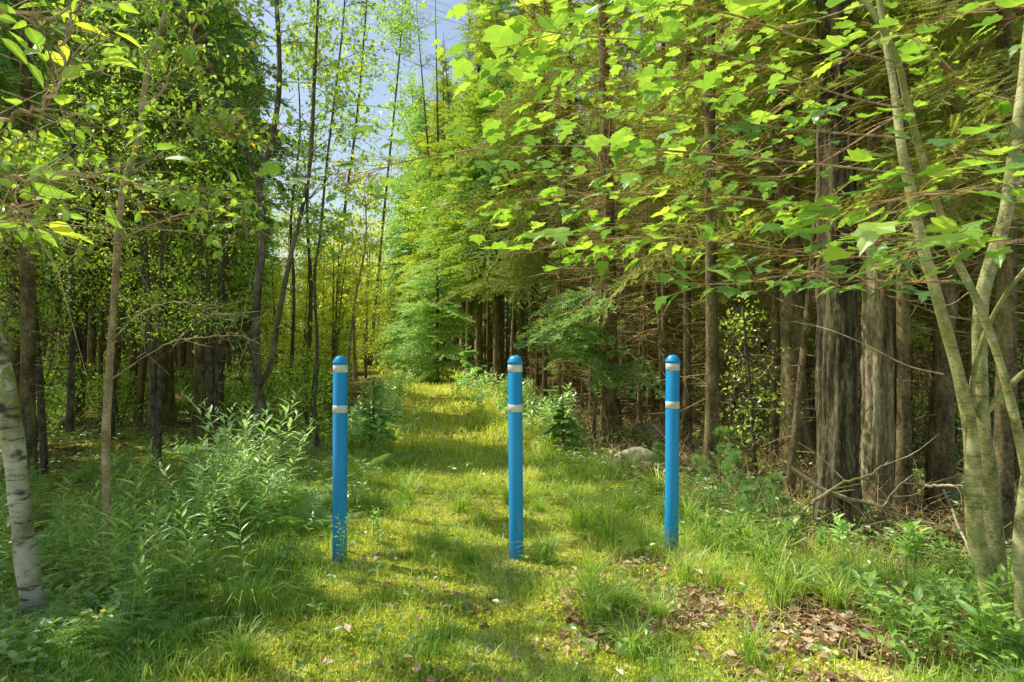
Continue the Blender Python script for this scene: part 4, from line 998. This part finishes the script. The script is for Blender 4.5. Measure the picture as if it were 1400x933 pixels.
# leafy branches: (points, leaves, leaf length, lateral reach, material)
SP = [
 ([(1262, 340, 3.3), (1200, 352, 3.0), (1100, 345, 2.7), (980, 330, 2.5), (870, 325, 2.45), (740, 335, 2.5)], 60, .115, .30, 'maple'),
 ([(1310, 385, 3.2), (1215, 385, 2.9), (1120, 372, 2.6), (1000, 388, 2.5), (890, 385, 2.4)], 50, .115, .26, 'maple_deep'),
 ([(1240, 150, 3.05), (1150, 130, 2.7), (1040, 90, 2.4), (920, 60, 2.1), (800, 50, 1.95), (720, 40, 1.9)], 50, .12, .32, 'maple'),
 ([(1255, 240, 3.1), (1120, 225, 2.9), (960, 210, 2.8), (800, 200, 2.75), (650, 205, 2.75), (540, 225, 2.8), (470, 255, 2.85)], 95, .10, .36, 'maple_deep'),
 ([(1400, 250, 2.2), (1330, 260, 2.0), (1260, 265, 1.85), (1180, 285, 1.75)], 22, .135, .22, 'maple'),
 ([(1420, 330, 2.2), (1350, 330, 2.0), (1260, 330, 1.9), (1150, 320, 1.85)], 24, .135, .22, 'maple'),
 ([(1420, 200, 2.3), (1340, 210, 2.1), (1270, 195, 1.95)], 10, .13, .2, 'maple'),
 ([(1225, 85, 3.0), (1120, 60, 2.5), (1000, 20, 2.1), (880, 0, 1.95), (760, -10, 1.9)], 46, .12, .3, 'maple'),
 ([(1250, 190, 3.05), (1120, 180, 2.7), (980, 165, 2.5), (840, 150, 2.4), (730, 140, 2.4)], 70, .105, .34, 'maple'),
 ([(1280, 290, 3.15), (1150, 290, 2.8), (1010, 270, 2.6), (880, 265, 2.6), (760, 270, 2.7), (660, 280, 2.8)], 80, .10, .34, 'maple'),
 ([(1170, -10, 2.9), (1080, -30, 2.4), (950, -40, 2.1), (820, -50, 2.0)], 26, .12, .35, 'maple'),
 ([(1210, 40, 3.45), (1100, 110, 3.8), (980, 130, 4.1), (850, 110, 4.3), (740, 90, 4.4)], 130, .10, .6, 'maple'),
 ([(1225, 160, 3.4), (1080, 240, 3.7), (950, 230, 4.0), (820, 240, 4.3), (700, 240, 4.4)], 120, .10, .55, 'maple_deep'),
 ([(1190, 5, 3.5), (1050, 40, 4.0), (900, 30, 4.4), (760, 20, 4.6), (640, 40, 4.8)], 130, .10, .7, 'maple'),
 ([(1395, 140, 3.4), (1330, 120, 3.6), (1260, 60, 3.8), (1180, 30, 4)], 50, .10, .5, 'maple'),
 ([(1400, 60, 3.4), (1450, 20, 3.0), (1380, 10, 2.4), (1270, 30, 2.0)], 16, .13, .25, 'maple'),
]
for i, (pts, n, size, lat, mt) in enumerate(SP):
    W = np.array([at(*p) for p in pts]); P = smooth_path(W, 26)
    mb = MB(); tube(mb, P-org, np.linspace(.0055, .0016, 26), 6)
    br = link('branch', mb.mesh('branch', 'twig', True), maple)
    n = int(n*1.2) if n < 90 else n
    lf, tw = MB(), MB()
    for vi, tm in enumerate(MAPLES):
        a_, _ = spray(P-org, n//5+1, size*.78, tm, 100+i*7+vi, lat, up=6.5, droop=-.03, tb=tw); lf.merge(a_)
    link('leaves', lf.mesh('leaves', mt), br); link('leaf_stalks', tw.mesh('leaf_stalks', 'redtwig'), br)

# ------------------------------------------------------------ spruce boughs near, upper right
def near_spruce(px, Y, label, mat, z0, z1, seed, n, azs, Lr=(.6, 1.3), r0=.055, pitch=(-.5, .1), Ht=12):
    x = (px-CX)/F*Y; loc = np.array([x, Y, float(h(x, Y))]); HERO.append((x, Y))
    root = conifer_obj('spruce_tree', loc, label, 'tree', None, ('spruce_bark', mat, 'deadwood'), Ht=Ht, z0=z1, rmax=1.3, r0=r0, seed=seed, dead=(1.6, z1, 70), cut=(loc,))
    g = np.random.default_rng(seed); cr, wd = MB(), MB()
    for k in range(n):
        L = g.uniform(*Lr); nb, wb = FINEL[k % 2]; Am = rotm(g.uniform(*azs), g.uniform(*pitch), g.normal(0, .3))*(L/1.2); T = np.array([0, 0, g.uniform(z0, z1)])
        cr.merge(nb, Am, T); wd.merge(wb, Am, T)
    link('low_needles', cr.mesh('low_needles', mat), root); link('low_branches', wd.mesh('low_branches', 'deadwood'), root)
near_spruce(1370, 4.6, 'spruce with drooping green boughs hanging above the maple fork at the right', 'needle', 2.6, 4.6, 201, 46, (2.2, 5.4))
near_spruce(1235, 5.6, 'spruce with tangled bare twigs and boughs behind the upper maple stems', 'needle', 2.8, 5, 202, 30, (0, 6.28))
near_spruce(1060, 8.0, 'dense spruce boughs over the dark broken-barked trunk', 'needle', 2.6, 6, 203, 46, (0, 6.28), (.8, 1.7))
near_spruce(940, 9.0, 'sunlit spruce boughs above and behind the right bollard', 'needle', 2.7, 6, 204, 46, (0, 6.28), (.8, 1.7))
near_spruce(745, 14.0, 'spruce with low golden boughs reaching out above the middle bollard', 'needle', 2.7, 7, 205, 46, (1.6, 5.4), (1.0, 2.2))
near_spruce(1330, 7.0, 'dark spruce boughs filling the space between the maple stems', 'needle_dark', 2.2, 6, 206, 46, (0, 6.28), (.8, 1.5))

# ------------------------------------------------------------ edge firs with foliage to the ground
def edge_fir(px, Y, Ht, rmax, label, mat, seed, z0=.25, group=None, s=1.0, prof=.8, whorl=.26, per=6):
    x = (px-CX)/F*Y; HERO.append((x, Y))
    return conifer_obj('fir_tree', (x, Y, float(h(x, Y))), label, 'tree', group, ('spruce_bark', mat, 'deadwood'), Ht=Ht, z0=z0, rmax=rmax, r0=.012+.0075*Ht, seed=seed, whorl=whorl, per=per, pitch=(-.15, .5), profile=prof, dead=(.2, 1, 3) if Ht > 2 else (.05, .1, 1), crook=.01, brset=TINY if Ht < 2 else None)
edge_fir(598, 24, 7.0, 2.2, 'broad bluish-green fir with boughs to the ground at the right edge of the path', 'needle_blue', 301)
edge_fir(560, 29, 4.6, 1.9, 'smaller pale fir left of the broad bluish one', 'needle_blue', 302)
edge_fir(538, 33, 3.2, 1.8, 'low pale fir bush at the bend of the path', 'needle_blue', 303)
edge_fir(640, 21, 1.5, .9, 'very small fir at the foot of the straight slender trunk', 'needle_blue', 304, .05)
edge_fir(625, 32, 13, 2.4, 'tall golden-green spruce rising behind the broad bluish fir', 'needle', 305, 2)
edge_fir(575, 40, 17, 3.8, 'tallest yellow-green conifer bordering the sky gap on the right', 'needle_blue', 306, 3)
edge_fir(606, 34, 17, 3.2, 'tall spruce with tan drooping twigs behind the firs', 'needle', 307, 2.5)
edge_fir(680, 19, 14, 2.3, 'tall spruce with leafy boughs over the middle of the forest edge', 'needle', 308, 3.0)
edge_fir(730, 17, 14, 2.2, 'tall dark spruce whose boughs hang right of the middle bollard line', 'needle_dark', 309, 3.2)
edge_fir(655, 22, 15, 2.3, 'tall spruce crowding the right side of the far path', 'needle', 310, 3.4)
edge_fir(510, 9.0, .95, .42, 'knee-high young fir between the left bollard and the path', 'needle_blue', 311, .04, whorl=.1)
edge_fir(770, 8.6, .85, .45, 'knee-high young fir in the grass left of the lone mossy trunk', 'needle_dark', 312, .04, whorl=.1)
edge_fir(700, 13.5, .8, .5, 'small pale young fir behind the middle bollard', 'needle_blue', 313, .04, whorl=.1)
edge_fir(755, 12.5, .7, .45, 'small young fir right of the middle bollard by the forest edge', 'needle_blue', 314, .04, whorl=.1)
edge_fir(455, 30, 6.0, 2.0, 'dark fir standing behind the top of the left bollard', 'needle_dark', 315)
edge_fir(345, 24, 10, 2.2, 'full spruce with boughs to the floor deep in the left woods', 'needle_dark', 316, 1.0)
edge_fir(160, 17, 11, 2.2, 'dark spruce with low boughs behind the trunks on the left', 'needle_dark', 318, 2.0)
edge_fir(280, 15.5, 11, 2.0, 'dark low-branched spruce right of the largest grey trunk', 'needle_dark', 319, 2.2)
edge_fir(40, 13, 11, 2.0, 'dark low-branched spruce behind the white birch', 'needle_dark', 320, 2.4)

# white pine seedlings
def pine_seedling(hgt, seed):
    g = np.random.default_rng(seed); st, nd = MB(), MB()
    P = np.array([[.02*math.sin(z*6), .02*math.cos(z*5), z] for z in np.linspace(-.03, hgt, 8)]); tube(st, P, np.linspace(.009, .003, 8), 5)
    tips = [P[-1]]
    for z in np.linspace(.25*hgt, .95*hgt, 4):
        for k in range(5):
            az = g.uniform(0, 6.3); l = (.42*(1-z/hgt)+.1)*hgt*.7; b = np.array([0, 0, z]); e = b+np.array([math.cos(az)*l, math.sin(az)*l, l*.5]); twigs(st, [b], [e], .003, .0015)
            tips += [e, b+(e-b)*.65]
    for tpt in tips:
        n = 44; d = rdir(n, .5); nd.add(place(NEED[0]*[1, .28, 1], np.tile(tpt, (n, 1))-d*.01, d, rdir(n), g.uniform(.07, .11, n)), NEED[1], np.clip(g.normal(.5, .2, n), 0, 1))
    return st, nd
G6 = 'young white pines between the right bollard and the big trunks'
pr = [plant_proto('pine_seedling', 'young white pine with long soft needle tufts between the right bollard and the big trunks', 'seedling', G6, pine_seedling(hh, 400+i), ('stalk', 'needle_dark'), ('stem', 'needles')) for i, hh in enumerate((.95, .7, .5))]
sp = [(985, 690, 0), (1000, 712, 1), (955, 700, 1), (1040, 700, 2), (1020, 735, 2), (970, 655, 0), (1010, 660, 1), (1060, 725, 2), (900, 655, 2)]
put(pr, [((px-CX)/F*gY(py), gY(py), random.uniform(.55, .85), random.uniform(0, 6.3), k) for px, py, k in sp])

# ------------------------------------------------------------ the stands of slender spruces
def stand_protos(n, label, group, mats, seed0, Ht, z0, rmax, r0, dead):
    out = []
    for i in range(n):
        out.append(conifer_obj('spruce_tree', (0, 0, 0), label, 'tree', group, mats, Ht=Ht*(.85+.1*i), z0=z0*(.8+.15*(i % 3)), rmax=rmax, r0=r0*(.7+.25*(i % 3)), seed=seed0+i, dead=dead, whorl=.42, per=4, crook=.05+.03*(i % 3), sides=7, lean=(.25*(i % 3-1), .2*((i+1) % 3-1))))
    return out
def place_stand(protos, pts, lab=None):
    used = set()
    for i, (x, y) in enumerate(pts):
        k = random.randrange(len(protos)); p = protos[k]; s = random.uniform(.8, 1.2); rz = random.uniform(0, 6.3)
        tl = (random.gauss(0, .02), random.gauss(0, .02))
        if k not in used:
            used.add(k); p.location = (x, y, float(h(x, y))); p.rotation_euler = (tl[0], tl[1], rz); p.scale = (s,)*3
        else: dup(p, (x, y, float(h(x, y))), rz, s, tilt=tl)
def right_gen(y0, y1):
    def g():
        y = random.uniform(y0, y1); x = y*random.uniform(.0, .95)+pc(y)+hw(y)
        if x-pc(y) < hw(y)+1.2+(.05*y) or x > y*.98+1: return None, None
        return x, y
    return g
near_pts = poisson(60, right_gen(7.5, 15), .72, HERO)
near_pts = [(x, y) for x, y in near_pts if x/y > .12 + (.06 if y < 10 else 0) and not (.28 < x/y < .36 and y < 9)]
place_stand(stand_protos(5, 'slender spruce with dead side twigs in the front rows of the dense right-hand stand', 'front rows of the dense right-hand stand', ('spruce_bark', 'needle', 'deadwood'), 500, 11, 1.5, 1.1, .036, (.3, 4.2, 75)), near_pts)
far_pts = poisson(78, right_gen(14, 30), .85, near_pts+HERO)
place_stand(stand_protos(5, 'thin spruce far back in the dense right-hand stand', 'back rows of the dense right-hand stand', ('spruce_bark', 'needle', 'deadwood'), 520, 12, 3.6, 1.25, .06, (.4, 5, 60)), far_pts)
M['sunlit_pole_bark'] = bark_mat('sunlit_pole_bark', (.05, .035, .015), (.19, .14, .06), (.34, .27, .13), 12, .35, .7)  # paler and warmer than spruce bark: golden sunlight painted into the poles
def gap_gen():
    Y = random.uniform(9, 20); x = (random.uniform(645, 1010)-CX)/F*Y
    return (x, Y) if x > pc(Y)+hw(Y)+1.0 else (None, None)
pole_pts = poisson(48, gap_gen, .4, near_pts+far_pts+HERO)
pole_pts += poisson(40, right_gen(8, 17), .45, near_pts+far_pts+HERO+pole_pts)
place_stand(stand_protos(4, 'pole-thin dead-twigged spruce squeezed between the larger trunks on the right', 'pole-thin spruces between the larger trunks on the right', ('sunlit_pole_bark', 'needle', 'deadwood'), 560, 7.5, 1.1, .6, .024, (.2, 4.2, 90)), pole_pts)
def left_gen(y0, y1):
    def g():
        y = random.uniform(y0, y1); s = random.uniform(-1.0, -.42); x = y*s
        if x > pc(y)-hw(y)-1.6: return None, None
        return x, y
    return g
lp = poisson(50, left_gen(13, 36), 1.05, HERO)
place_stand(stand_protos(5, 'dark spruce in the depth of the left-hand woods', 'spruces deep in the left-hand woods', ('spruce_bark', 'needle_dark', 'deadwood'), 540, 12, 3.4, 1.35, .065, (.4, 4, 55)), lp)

# trees beside the frame on the left that shade the path (sun gaps left in the crowns), partly in view at the edge
for i, (x, y, Ht) in enumerate(((-7.5, 7.0, 14), (-9.5, 9.0, 15), (-6.8, 9.0, 13), (-5.0, 10.5, 13), (-8.5, 11.5, 15), (-5.6, 7.6, 11), (-11, 7.0, 15), (-5.9, 12.5, 12), (-6.5, 5.4, 12), (-6.6, 14.5, 14), (-7.8, 17, 13))):
    lab = ['tall spruce beyond the left picture edge shading the path', 'dark crowned spruce behind the saplings on the left'][0 if x/y < -.8 else 1]
    loc = np.array([x, y, float(h(x, y))])
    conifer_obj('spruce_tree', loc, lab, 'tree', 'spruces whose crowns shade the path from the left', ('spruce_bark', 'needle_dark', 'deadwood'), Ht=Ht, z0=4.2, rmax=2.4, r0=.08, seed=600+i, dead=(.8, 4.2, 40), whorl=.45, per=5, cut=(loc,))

# broadleaf trees of small leaves: far yellow-green thicket and right of the gap
def leafy_proto(name, label, cat, group, Ht, rad, nl, size, mat, seed, z0=.6, bark='dark_bark'):
    g = np.random.default_rng(seed); root = empty(name, (0, 0, 0), label, cat, group); st, lf = MB(), MB()
    stems = []
    for k in range(3):
        az = g.uniform(0, 6.3); P = smooth_path([[0, 0, -.1], [math.cos(az)*rad*.12, math.sin(az)*rad*.12, Ht*.4], [math.cos(az)*rad*.4+g.normal(0, .1), math.sin(az)*rad*.4, Ht*.97]], 14)
        tube(st, P, np.linspace(.02+.006*Ht, .008, 14), 6); stems.append(P)
    A, B = [], []
    for k in range(int(70+Ht*12)):
        P = stems[k % 3]; u = g.uniform(.12, 1); p = P[int(u*13)]
        if p[2] < z0: continue
        az = g.uniform(0, 6.3); L = rad*g.uniform(.35, .95)*(1.15-.65*u); e = p+np.array([math.cos(az)*L, math.sin(az)*L, L*g.uniform(0, .7)])
        A.append(p); B.append(e)
        for _ in range(3):
            q = p+(e-p)*g.uniform(.3, .9); A.append(q); B.append(q+g.normal(0, .22*L, 3)+[0, 0, .05])
    A = np.array(A); B = np.array(B); twigs(st, A, B, .006, .002, .02, .04)
    i = g.integers(0, len(A), nl); u = g.uniform(.25, 1.05, nl)[:, None]; P = A[i]+(B[i]-A[i])*u+g.normal(0, .07, (nl, 3))
    lf.add(place(SMALL[0], P, rdir(nl, -.3), rdir(nl, 1.1), size*g.uniform(.6, 1.2, nl)), SMALL[1], np.clip(g.normal(.45, .25, nl)+.25*(g.random(len(A))[i]-.5), 0, 1))
    link('trunk', st.mesh('trunk', bark, True), root); link('crown', lf.mesh('crown', mat), root)
    return root
G7 = 'yellow-green young broadleaf trees at the bend of the path'
pr = [leafy_proto('young_birch', 'yellow-green young birch in the thicket at the bend of the path', 'tree', G7, Ht, rad, 5200, .085, 'yellowleaf', 700+i) for i, (Ht, rad) in enumerate(((6.0, 1.6), (4.8, 1.5), (7.2, 1.7)))]
sp = [(470, 24, 1, 1), (500, 27, 2, .9), (440, 21, 0, .85), (515, 35, 0, 1.1), (480, 34, 2, .95), (450, 30, 2, 1.0), (425, 27, 0, 1.0), (410, 19, 1, .9), (530, 42, 2, 1.1), (495, 44, 0, 1.2), (460, 46, 2, 1.2), (430, 40, 2, 1.2), (455, 18, 1, .7), (380, 20, 1, .9), (550, 46, 0, 1.0), (520, 52, 2, 1.1), (480, 55, 2, 1.2), (400, 33, 2, 1.2)]
put(pr, [((px-CX)/F*Y, Y, s, random.uniform(0, 6.3), k) for px, Y, k, s in sp])
G8 = 'leafy shrubs under the left-hand woods'
pr = [leafy_proto('leafy_shrub', 'leafy green shrub growing under the left-hand woods', 'shrub', G8, Ht, rad, 2400, .06, 'small', 720+i, .1) for i, (Ht, rad) in enumerate(((1.5, .8), (1.1, .9)))]
sp = [(x, y) for x, y in poisson(22, lambda: (lambda px, Y: ((px-CX)/F*Y, Y))(random.uniform(-20, 470), random.uniform(9, 22)), 1.2)]
sp = [(x, y) for x, y in sp if x < pc(y)-hw(y)-.8]
put(pr, [(x, y, random.uniform(.5, 1.1), random.uniform(0, 6.3), i) for i, (x, y) in enumerate(sp)])
G10 = 'sunlit leafy herbs along the right edge of the far path'
pr = [plant_proto('leafy_plant', 'pale sunlit leafy herb at the edge of the far path', 'plant', G10, clump(7, 760+i, .16, hgt=.55, n=16, ll=.11, wid=1.8, f0=.2), ('stalk', 'goldpale')) for i in range(3)]
sp = [(625, 17), (650, 16), (672, 15), (690, 14), (655, 13), (705, 12.5), (722, 13.5), (740, 12), (735, 10.5), (752, 11), (640, 19), (660, 18), (690, 17), (718, 15), (760, 10), (775, 11), (700, 11.2), (775, 9.4),
      (540, 12), (520, 11), (530, 14), (545, 17), (520, 16), (500, 10), (545, 20), (510, 13), (525, 9), (490, 8.5), (560, 22), (530, 24)]
put(pr, [((px-CX)/F*Y, Y, random.uniform(.7, 1.3), random.uniform(0, 6.3), i) for i, (px, Y) in enumerate(sp)])
G11 = 'understorey trees with small bright leaves on the left'
pr = [leafy_proto('aspen_tree', 'understorey tree with small bright leaves among the left-hand trunks', 'tree', G11, Ht, rad, nl, .062, 'small', 770+i, 1.8) for i, (Ht, rad, nl) in enumerate(((7.5, 1.5, 4200), (6.0, 1.4, 3400), (9.5, 1.6, 5000)))]
sp = [(62, 8.2, 1, .8), (215, 8.4, 0, .75), (290, 9.2, 1, .85), (30, 9.5, 1, 1), (150, 10.5, 0, 1), (300, 12.5, 0, 1), (110, 14, 2, 1.1), (455, 14, 0, .55)]
put(pr, [((px-CX)/F*Y, Y, s, random.uniform(0, 6.3), k) for px, Y, k, s in sp])
G12 = 'low broadleaf shrubs and saplings under the right-hand spruces'
pr = [leafy_proto('leafy_shrub', 'low leafy sapling in the shade under the right-hand spruces', 'shrub', G12, Ht, rad, 700, .055, 'small', 790+i, .1) for i, (Ht, rad) in enumerate(((1.3, .5), (.9, .5), (1.8, .6)))]
sp = poisson(20, lambda: (lambda px, Y: ((px-CX)/F*Y, Y))(random.uniform(860, 1420), random.uniform(6.2, 14)), .7)
sp = [(x, y) for x, y in sp if x > pc(y)+hw(y)+1.0]
put(pr, [(x, y, random.uniform(.5, 1.1), random.uniform(0, 6.3), i) for i, (x, y) in enumerate(sp)])
G9 = 'tall leafy broadleaf trees standing over the spruces'
pr = [leafy_proto('birch_tree', 'tall leafy broadleaf crown standing over the spruces', 'tree', G9, 15, 2.6, 13000, .11, 'small', 740+i, 4.5, 'spruce_bark') for i in range(2)]
sp = [(603, 31, 1.2, 1), (588, 44, 1.35, 0), (635, 30, 1.05, 0), (700, 26, 1.0, 1), (330, 26, .95, 0), (250, 22, .9, 1), (140, 22, .9, 0), (60, 19, .85, 1), (595, 46, 1.25, 1), (790, 22, .9, 0), (20, 26, 1, 0), (200, 30, 1.1, 1)]
put(pr, [((px-CX)/F*Y, Y, s, random.uniform(0, 6.3), k) for px, Y, s, k in sp])

# far-off wood, one mass
def far_wood():
    cr, tr = MB(), MB(); g = np.random.default_rng(9)
    for k in range(330):
        y = g.uniform(36, 62); s = g.uniform(-1.05, 1.05); x = y*s
        if -.39 < s < -.13:
            Ht = (1.5+.12*y)*g.uniform(.6, 1.0); z0 = .3
            if abs(x-pc(y)) < 2.0: continue
        else: Ht = g.uniform(12, 18); z0 = g.uniform(.6, 3)
        T = np.array([x, y, float(h(x, y))])
        tube(tr, np.array([[0, 0, -.2], [.1, 0, Ht*.5], [0, 0, Ht]])+T, [.12, .08, .01], 5)
        m = int((Ht-z0)*5)
        for j in range(m):
            f = j/m; L = 2.0*(1-f)**.7*g.uniform(.6, 1.1)+.2; nb = 16
            az = g.uniform(0, 6.3); d = np.array([math.cos(az), math.sin(az), -.2]); b = T+[0, 0, z0+f*(Ht-z0)]
            u = g.random(nb)[:, None]; P = b+d*L*u+g.normal(0, .16, (nb, 3))
            cr.add(place(SMALL[0], P, d+g.normal(0, .5, (nb, 3)), rdir(nb, 1.0), g.uniform(.22, .42, nb)), SMALL[1], np.clip(g.normal(.4, .25, nb), 0, 1))
    for k in range(420):
        y = g.uniform(22, 44); x = pc(y)+hw(y)+2.5+.05*y+g.random()*y*.95 if k % 4 else -y*g.uniform(.45, 1.0)
        T = np.array([x, y, float(h(x, y))]); hh = g.uniform(8, 12); l = g.normal(0, .3)
        tube(tr, np.array([[0, 0, -.2], [l*.4, 0, hh*.5], [l, 0, hh]])+T, [.075*g.uniform(.6, 1.5), .05, .01], 5)
    root = tag(link('distant_forest', cr.mesh('distant_forest', 'needle_dark')), 'mass of distant trees closing the view behind the woods', 'forest', kind='stuff')
    link('trunks', tr.mesh('trunks', 'spruce_bark'), root)['kind'] = 'stuff'
far_wood()

# gaps in the crowns along the sun's direction, above the places the sun reaches
def open_gaps():
    k1, k2 = SUN[0]/SUN[2], SUN[1]/SUN[2]
    bpy.context.view_layer.update()
    gx_, gy_ = np.arange(-14, 16, .04), np.arange(0, 34, .04)
    GX, GY = np.meshgrid(gx_, gy_, indexing='ij'); maps = [lit(GX, GY, True), lit(GX, GY, False), lit(GX, GY, False, NGROUND)]
    def look(m, x, y):
        i = ((x+14)/.04).astype(int); j = (y/.04).astype(int); ok = (i >= 0) & (j >= 0) & (i < len(gx_)) & (j < len(gy_))
        return ok & maps[m][np.clip(i, 0, len(gx_)-1), np.clip(j, 0, len(gy_)-1)]
    for o in list(COL.objects):
        if o.type != 'MESH' or o.data.name not in STORE or o.parent is None: continue
        V, q, t, r, mats = STORE[o.data.name]
        if len(V) == 0: continue
        root = o.parent
        if root.name.startswith(('fir_tree', 'young_birch', 'leafy_shrub', 'alder', 'aspen')): continue
        if root.name.startswith('birch_sapling') and root.location.y > 12: continue
        soft = root.name.startswith(('birch_sapling', 'cherry_sapling', 'young_maple'))
        Mw = np.array(root.matrix_world) @ np.array(o.matrix_local) if True else None
        bb = np.array([[x, y, z] for x in (V[:, 0].min(), V[:, 0].max()) for y in (V[:, 1].min(), V[:, 1].max()) for z in (V[:, 2].min(), V[:, 2].max())]) @ Mw[:3, :3].T + Mw[:3, 3]
        gx, gy = bb[:, 0]-k1*bb[:, 2], bb[:, 1]-k2*bb[:, 2]
        if gx.min() > 13 or gx.max() < -5.5 and gy.max() < 20 or gy.max() < 2.4 or gy.min() > 30 or gx.max() < -12: continue
        W = V @ Mw[:3, :3].T + Mw[:3, 3]
        gx, gy = W[:, 0]-k1*W[:, 2], W[:, 1]-k2*W[:, 2]
        left = root.location.x < -1
        if not left and ('branches' in o.name or 'low_' in o.name): continue
        cut = look(2 if soft else 0 if left else 1, gx, gy) & (W[:, 2] > 1.0)
        if cut.mean() < .004: continue
        m = MB(); m.v = [V]; m.r = [r]; m.nv = len(V)
        m.q = [q[~cut[q[:, 0]]]] if len(q) else []; m.t = [t[~cut[t[:, 0]]]] if len(t) else []
        if sum(len(a) for a in m.q+m.t) == 0: continue
        o.data = m.mesh(o.name.split('.')[0], mats)
open_gaps()

# ------------------------------------------------------------ light, sky, camera
w = bpy.data.worlds.new('World'); sc.world = w; w.use_nodes = True; nt = w.node_tree
bg = nt.nodes['Background']; sky = nt.nodes.new('ShaderNodeTexSky'); sky.sky_type = 'NISHITA'; sky.sun_disc = False
sky.sun_elevation = R(SUN_EL); sky.sun_rotation = R(-SUN_AZ); sky.air_density = 1.5; sky.dust_density = 2.0; sky.ozone_density = 1.2
nt.links.new(sky.outputs[0], bg.inputs[0]); bg.inputs[1].default_value = .15
ld = bpy.data.lights.new('sun', 'SUN'); ld.energy = 5.0; ld.angle = R(.5); ld.color = (1, .95, .85)
so = bpy.data.objects.new('sun', ld); COL.objects.link(so); so.location = (-20, 14, 26)
so.rotation_euler = Vector(SUN).to_track_quat('Z', 'Y').to_euler()
cd = bpy.data.cameras.new('camera'); cam = bpy.data.objects.new('camera', cd); COL.objects.link(cam)
cam.location = (0, 0, H); cam.rotation_euler = (R(90), 0, 0); cd.sensor_width = 36; cd.lens = 36*F/1400; cd.clip_end = 2000; cd.clip_start = .05
sc.camera = cam
sc.view_settings.view_transform = 'Standard'; sc.view_settings.look = 'None'; sc.view_settings.exposure = 0
cy = sc.cycles; cy.max_bounces = 6; cy.diffuse_bounces = 4; cy.glossy_bounces = 2; cy.transmission_bounces = 4; cy.transparent_max_bounces = 4
cy.sample_clamp_indirect = 6; cy.use_denoising = True
